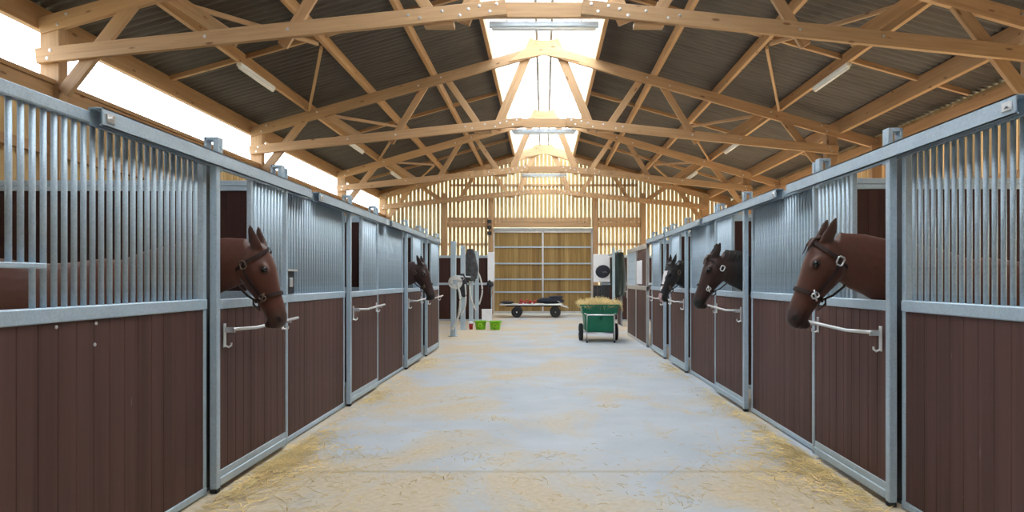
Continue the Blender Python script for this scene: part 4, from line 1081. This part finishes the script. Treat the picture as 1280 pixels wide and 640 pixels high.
    if forelock:
        fm = plain('forelock '+name_label[:12], forelock, 0.7, scale=40, var=0.3); ss = []
        for i in range(14):
            w0 = rr.uniform(-0.05, 0.05)
            ss.append(([H((-0.04, 0.06, w0*0.6)), H((0.02, 0.155, w0)), H((0.10, 0.172, w0*1.3)), H((0.17+rr.uniform(-.03, .05), 0.168, w0*1.5))], rr.uniform(0.008, 0.014)))
        hair('forelock', ss, fm)
    # tail
    tm = plain('tail '+name_label[:12], mane or dark, 0.7, scale=30, var=0.3)
    hair('tail', [([Vector((-1.24, rr.uniform(-.02, .02), 1.40)), Vector((-1.36, rr.uniform(-.04, .04), 1.25)), Vector((-1.39, rr.uniform(-.06, .06), 0.9)), Vector((-1.37, rr.uniform(-.07, .07), 0.50))], 0.028) for _ in range(10)], tm)
    if halter:
        bm = bmesh.new(); wd = 0.019
        def strap(fn, closed=False):
            ps = [fn(t) for t in [k/28 for k in range(29)]]
            rows = []
            for i, p in enumerate(ps):
                tg = (ps[min(i+1, 28)]-ps[max(i-1, 0)]).normalized()
                uu, vv, ww = p
                vt, vb, _ = hp(uu); nrm = Vector((0, p.y-(vt+vb)/2, p.z))
                nrm.normalize(); sd = tg.cross(nrm).normalized()
                o_ = 0.012; h_ = 0.004
                rows.append([bm.verts.new(H(p + nrm*o_ + sd*wd)), bm.verts.new(H(p + nrm*(o_+h_) + sd*wd)), bm.verts.new(H(p + nrm*(o_+h_) - sd*wd)), bm.verts.new(H(p + nrm*o_ - sd*wd))])
            skin(bm, rows)
        strap(lambda t: head_pt(0.60+0.0*t, 2*math.pi*t, 1.03))
        for s in (1, -1):
            def cheek(t, s=s):
                p = head_pt(0.60 - 0.46*t, R(-8) - R(6)*t, 1.06); p.z = s*(abs(p.z) + 0.022*math.sin(math.pi*min(1, t*1.1))); return p
            strap(cheek)
            def crown(t, s=s):
                p = head_pt(0.14 - 0.10*t, R(-14) + R(98)*t, 1.08); p.z = s*abs(p.z); return p
            strap(crown)
            def throat(t, s=s):
                p = head_pt(0.16 + 0.02*t, R(-14) - R(70)*t, 1.08); p.z = s*(abs(p.z)+0.012); return p
            strap(throat)
        # chin strap hanging below the jaw
        tube(bm, [H((0.60, -0.215, 0)), H((0.50, -0.30, 0.02)), H((0.36, -0.37, 0.02)), H((0.22, -0.35, 0.01))], 0.008, 6)
        tube(bm, [H((0.61, -0.20, 0)), H((0.72, -0.22, 0.01)), H((0.62, -0.27, 0.01)), H((0.57, -0.25, 0))], 0.008, 6)
        ha = finish(bm, 'halter', M['leather'] if halter == 'bright' else M['halter_brown'], root, smooth=False)
        bkm = M['bright_steel'] if halter == 'bright' else M['bronze']
        for s in (1, -1):
            for u0, an, ro, sz in ((0.155, R(-13), 0.0, 1.0), (0.60, R(-6), 0.7, 0.8)):
                p = head_pt(u0, an, 1.08); off = 0.034 if u0 < 0.3 else 0.016
                p.z = s*(abs(p.z) + off)
                bm = bmesh.new(); q1, q2 = 0.048*sz, 0.034*sz
                cr = [(-q1, -q2*0.6), (-q1*0.7, -q2), (q1*0.7, -q2), (q1, -q2*0.6), (q1, q2*0.6), (q1*0.7, q2), (-q1*0.7, q2), (-q1, q2*0.6), (-q1, -q2*0.6), (-q1*0.7, -q2)]
                cr = [(a*math.cos(ro)-b*math.sin(ro), a*math.sin(ro)+b*math.cos(ro)) for a, b in cr]
                tube(bm, [H(p + Vector((a, b, 0))) for a, b in cr], 0.0062, 8)
                if u0 > 0.3:
                    tube(bm, [H(p + Vector((a, -a*0.8, 0.003*s))) for a in (-0.05, 0, 0.05)], 0.006, 6)
                finish(bm, 'buckle', bkm, ha, smooth=True)
    return root
neck_dark = None
NECK = [(0.76, 1.535, 0.185, 0.085), (0.52, 1.47, 0.225, 0.11), (0.28, 1.37, 0.27, 0.15), (0.06, 1.26, 0.30, 0.19)]
CH = (0.150, 0.052, 0.030)
horse('chestnut horse in a dark halter hanging its head over the left door nearest the camera', -1, -3.02, 4.87, (0.985, 1.635), R(20), 0.575, 0.0, NECK,
      (0.090, 0.026, 0.014), (0.028, 0.010, 0.007), (0.05, 0.020, 0.014), halter='dull')
NECK_R = [(0.72, 1.53, 0.195, 0.09), (0.48, 1.45, 0.235, 0.115), (0.26, 1.36, 0.275, 0.15), (0.06, 1.26, 0.30, 0.19)]
horse('chestnut horse with a bright halter ring over the right door nearest the camera', 1, 2.86, 4.60, (0.97, 1.665), R(25), 0.60, 0.0, NECK_R,
      (0.085, 0.026, 0.014), (0.026, 0.009, 0.006), (0.028, 0.012, 0.010), forelock=(0.05, 0.018, 0.012), halter='bright')
neck_dark = (0.010, 0.008, 0.009)
horse('bay horse with brown face and black neck over the second right door', 1, 2.90, 7.72, (0.97, 1.67), R(24), 0.60, 0.0, NECK_R,
      (0.038, 0.013, 0.009), (0.010, 0.006, 0.005), (0.012, 0.008, 0.007), mane=(0.012, 0.010, 0.010), forelock=(0.10, 0.06, 0.045), halter='bright')
neck_dark = None
horse('black horse with a white blaze and pink nose over the third right door', 1, 2.86, 10.82, (0.86, 1.655), R(22), 0.60, R(23), NECK_R,
      (0.012, 0.010, 0.011), (0.008, 0.007, 0.008), (0.02, 0.015, 0.016), blaze=(0.75, 0.72, 0.72), mane=(0.008, 0.007, 0.008), halter='dull', yawp=0.10)
horse('dark brown horse lowering its head over the third left door', -1, -2.95, 11.25, (0.93, 1.66), R(24), 0.60, R(-16), NECK,
      (0.032, 0.010, 0.007), (0.008, 0.005, 0.004), (0.010, 0.006, 0.006), halter='dull')

# ------------------------------------------------------------------ light, camera
w = bpy.data.worlds.new('World'); sc.world = w; w.use_nodes = True
nt = w.node_tree; bg = nt.nodes['Background']
tc = N(nt, 'ShaderNodeTexCoord'); nz = N(nt, 'ShaderNodeTexNoise', Scale=2.2, Detail=5)
nt.links.new(tc.outputs['Generated'], nz.inputs['Vector'])
r = ramp(nt, [(0.35, (0.74, 0.87, 1.0)), (0.7, (0.88, 0.94, 1.0))]); nt.links.new(nz.outputs['Fac'], r.inputs['Fac'])
nt.links.new(r.outputs['Color'], bg.inputs['Color']); bg.inputs['Strength'].default_value = 7.0
sl_ = bpy.data.lights.new('Sun', 'SUN'); sl_.energy = 50; sl_.color = (1.0, 0.86, 0.64); sl_.angle = R(1.5)
so = bpy.data.objects.new('Sun', sl_); COL.objects.link(so); so.location = (30, -5, 25)
so.rotation_euler = Vector((-math.cos(R(38)), 0.12, -math.sin(R(38)))).to_track_quat('-Z', 'Y').to_euler()
cam = bpy.data.cameras.new('Camera'); co = bpy.data.objects.new('Camera', cam); COL.objects.link(co)
co.location = (0, 0, CAMH); co.rotation_euler = (R(90), 0, 0)
cam.sensor_width = 36; cam.lens = 860/1280*36; cam.shift_x = -40/1280; cam.shift_y = 30/1280
cam.clip_start = 0.05; cam.clip_end = 300
sc.camera = co
vs = sc.view_settings; vs.view_transform = 'Standard'; vs.look = 'None'; vs.gamma = 1; vs.use_curve_mapping = False; vs.exposure = -0.22
sc.cycles.max_bounces = 10; sc.cycles.diffuse_bounces = 7; sc.cycles.transparent_max_bounces = 12
sc.cycles.use_denoising = True
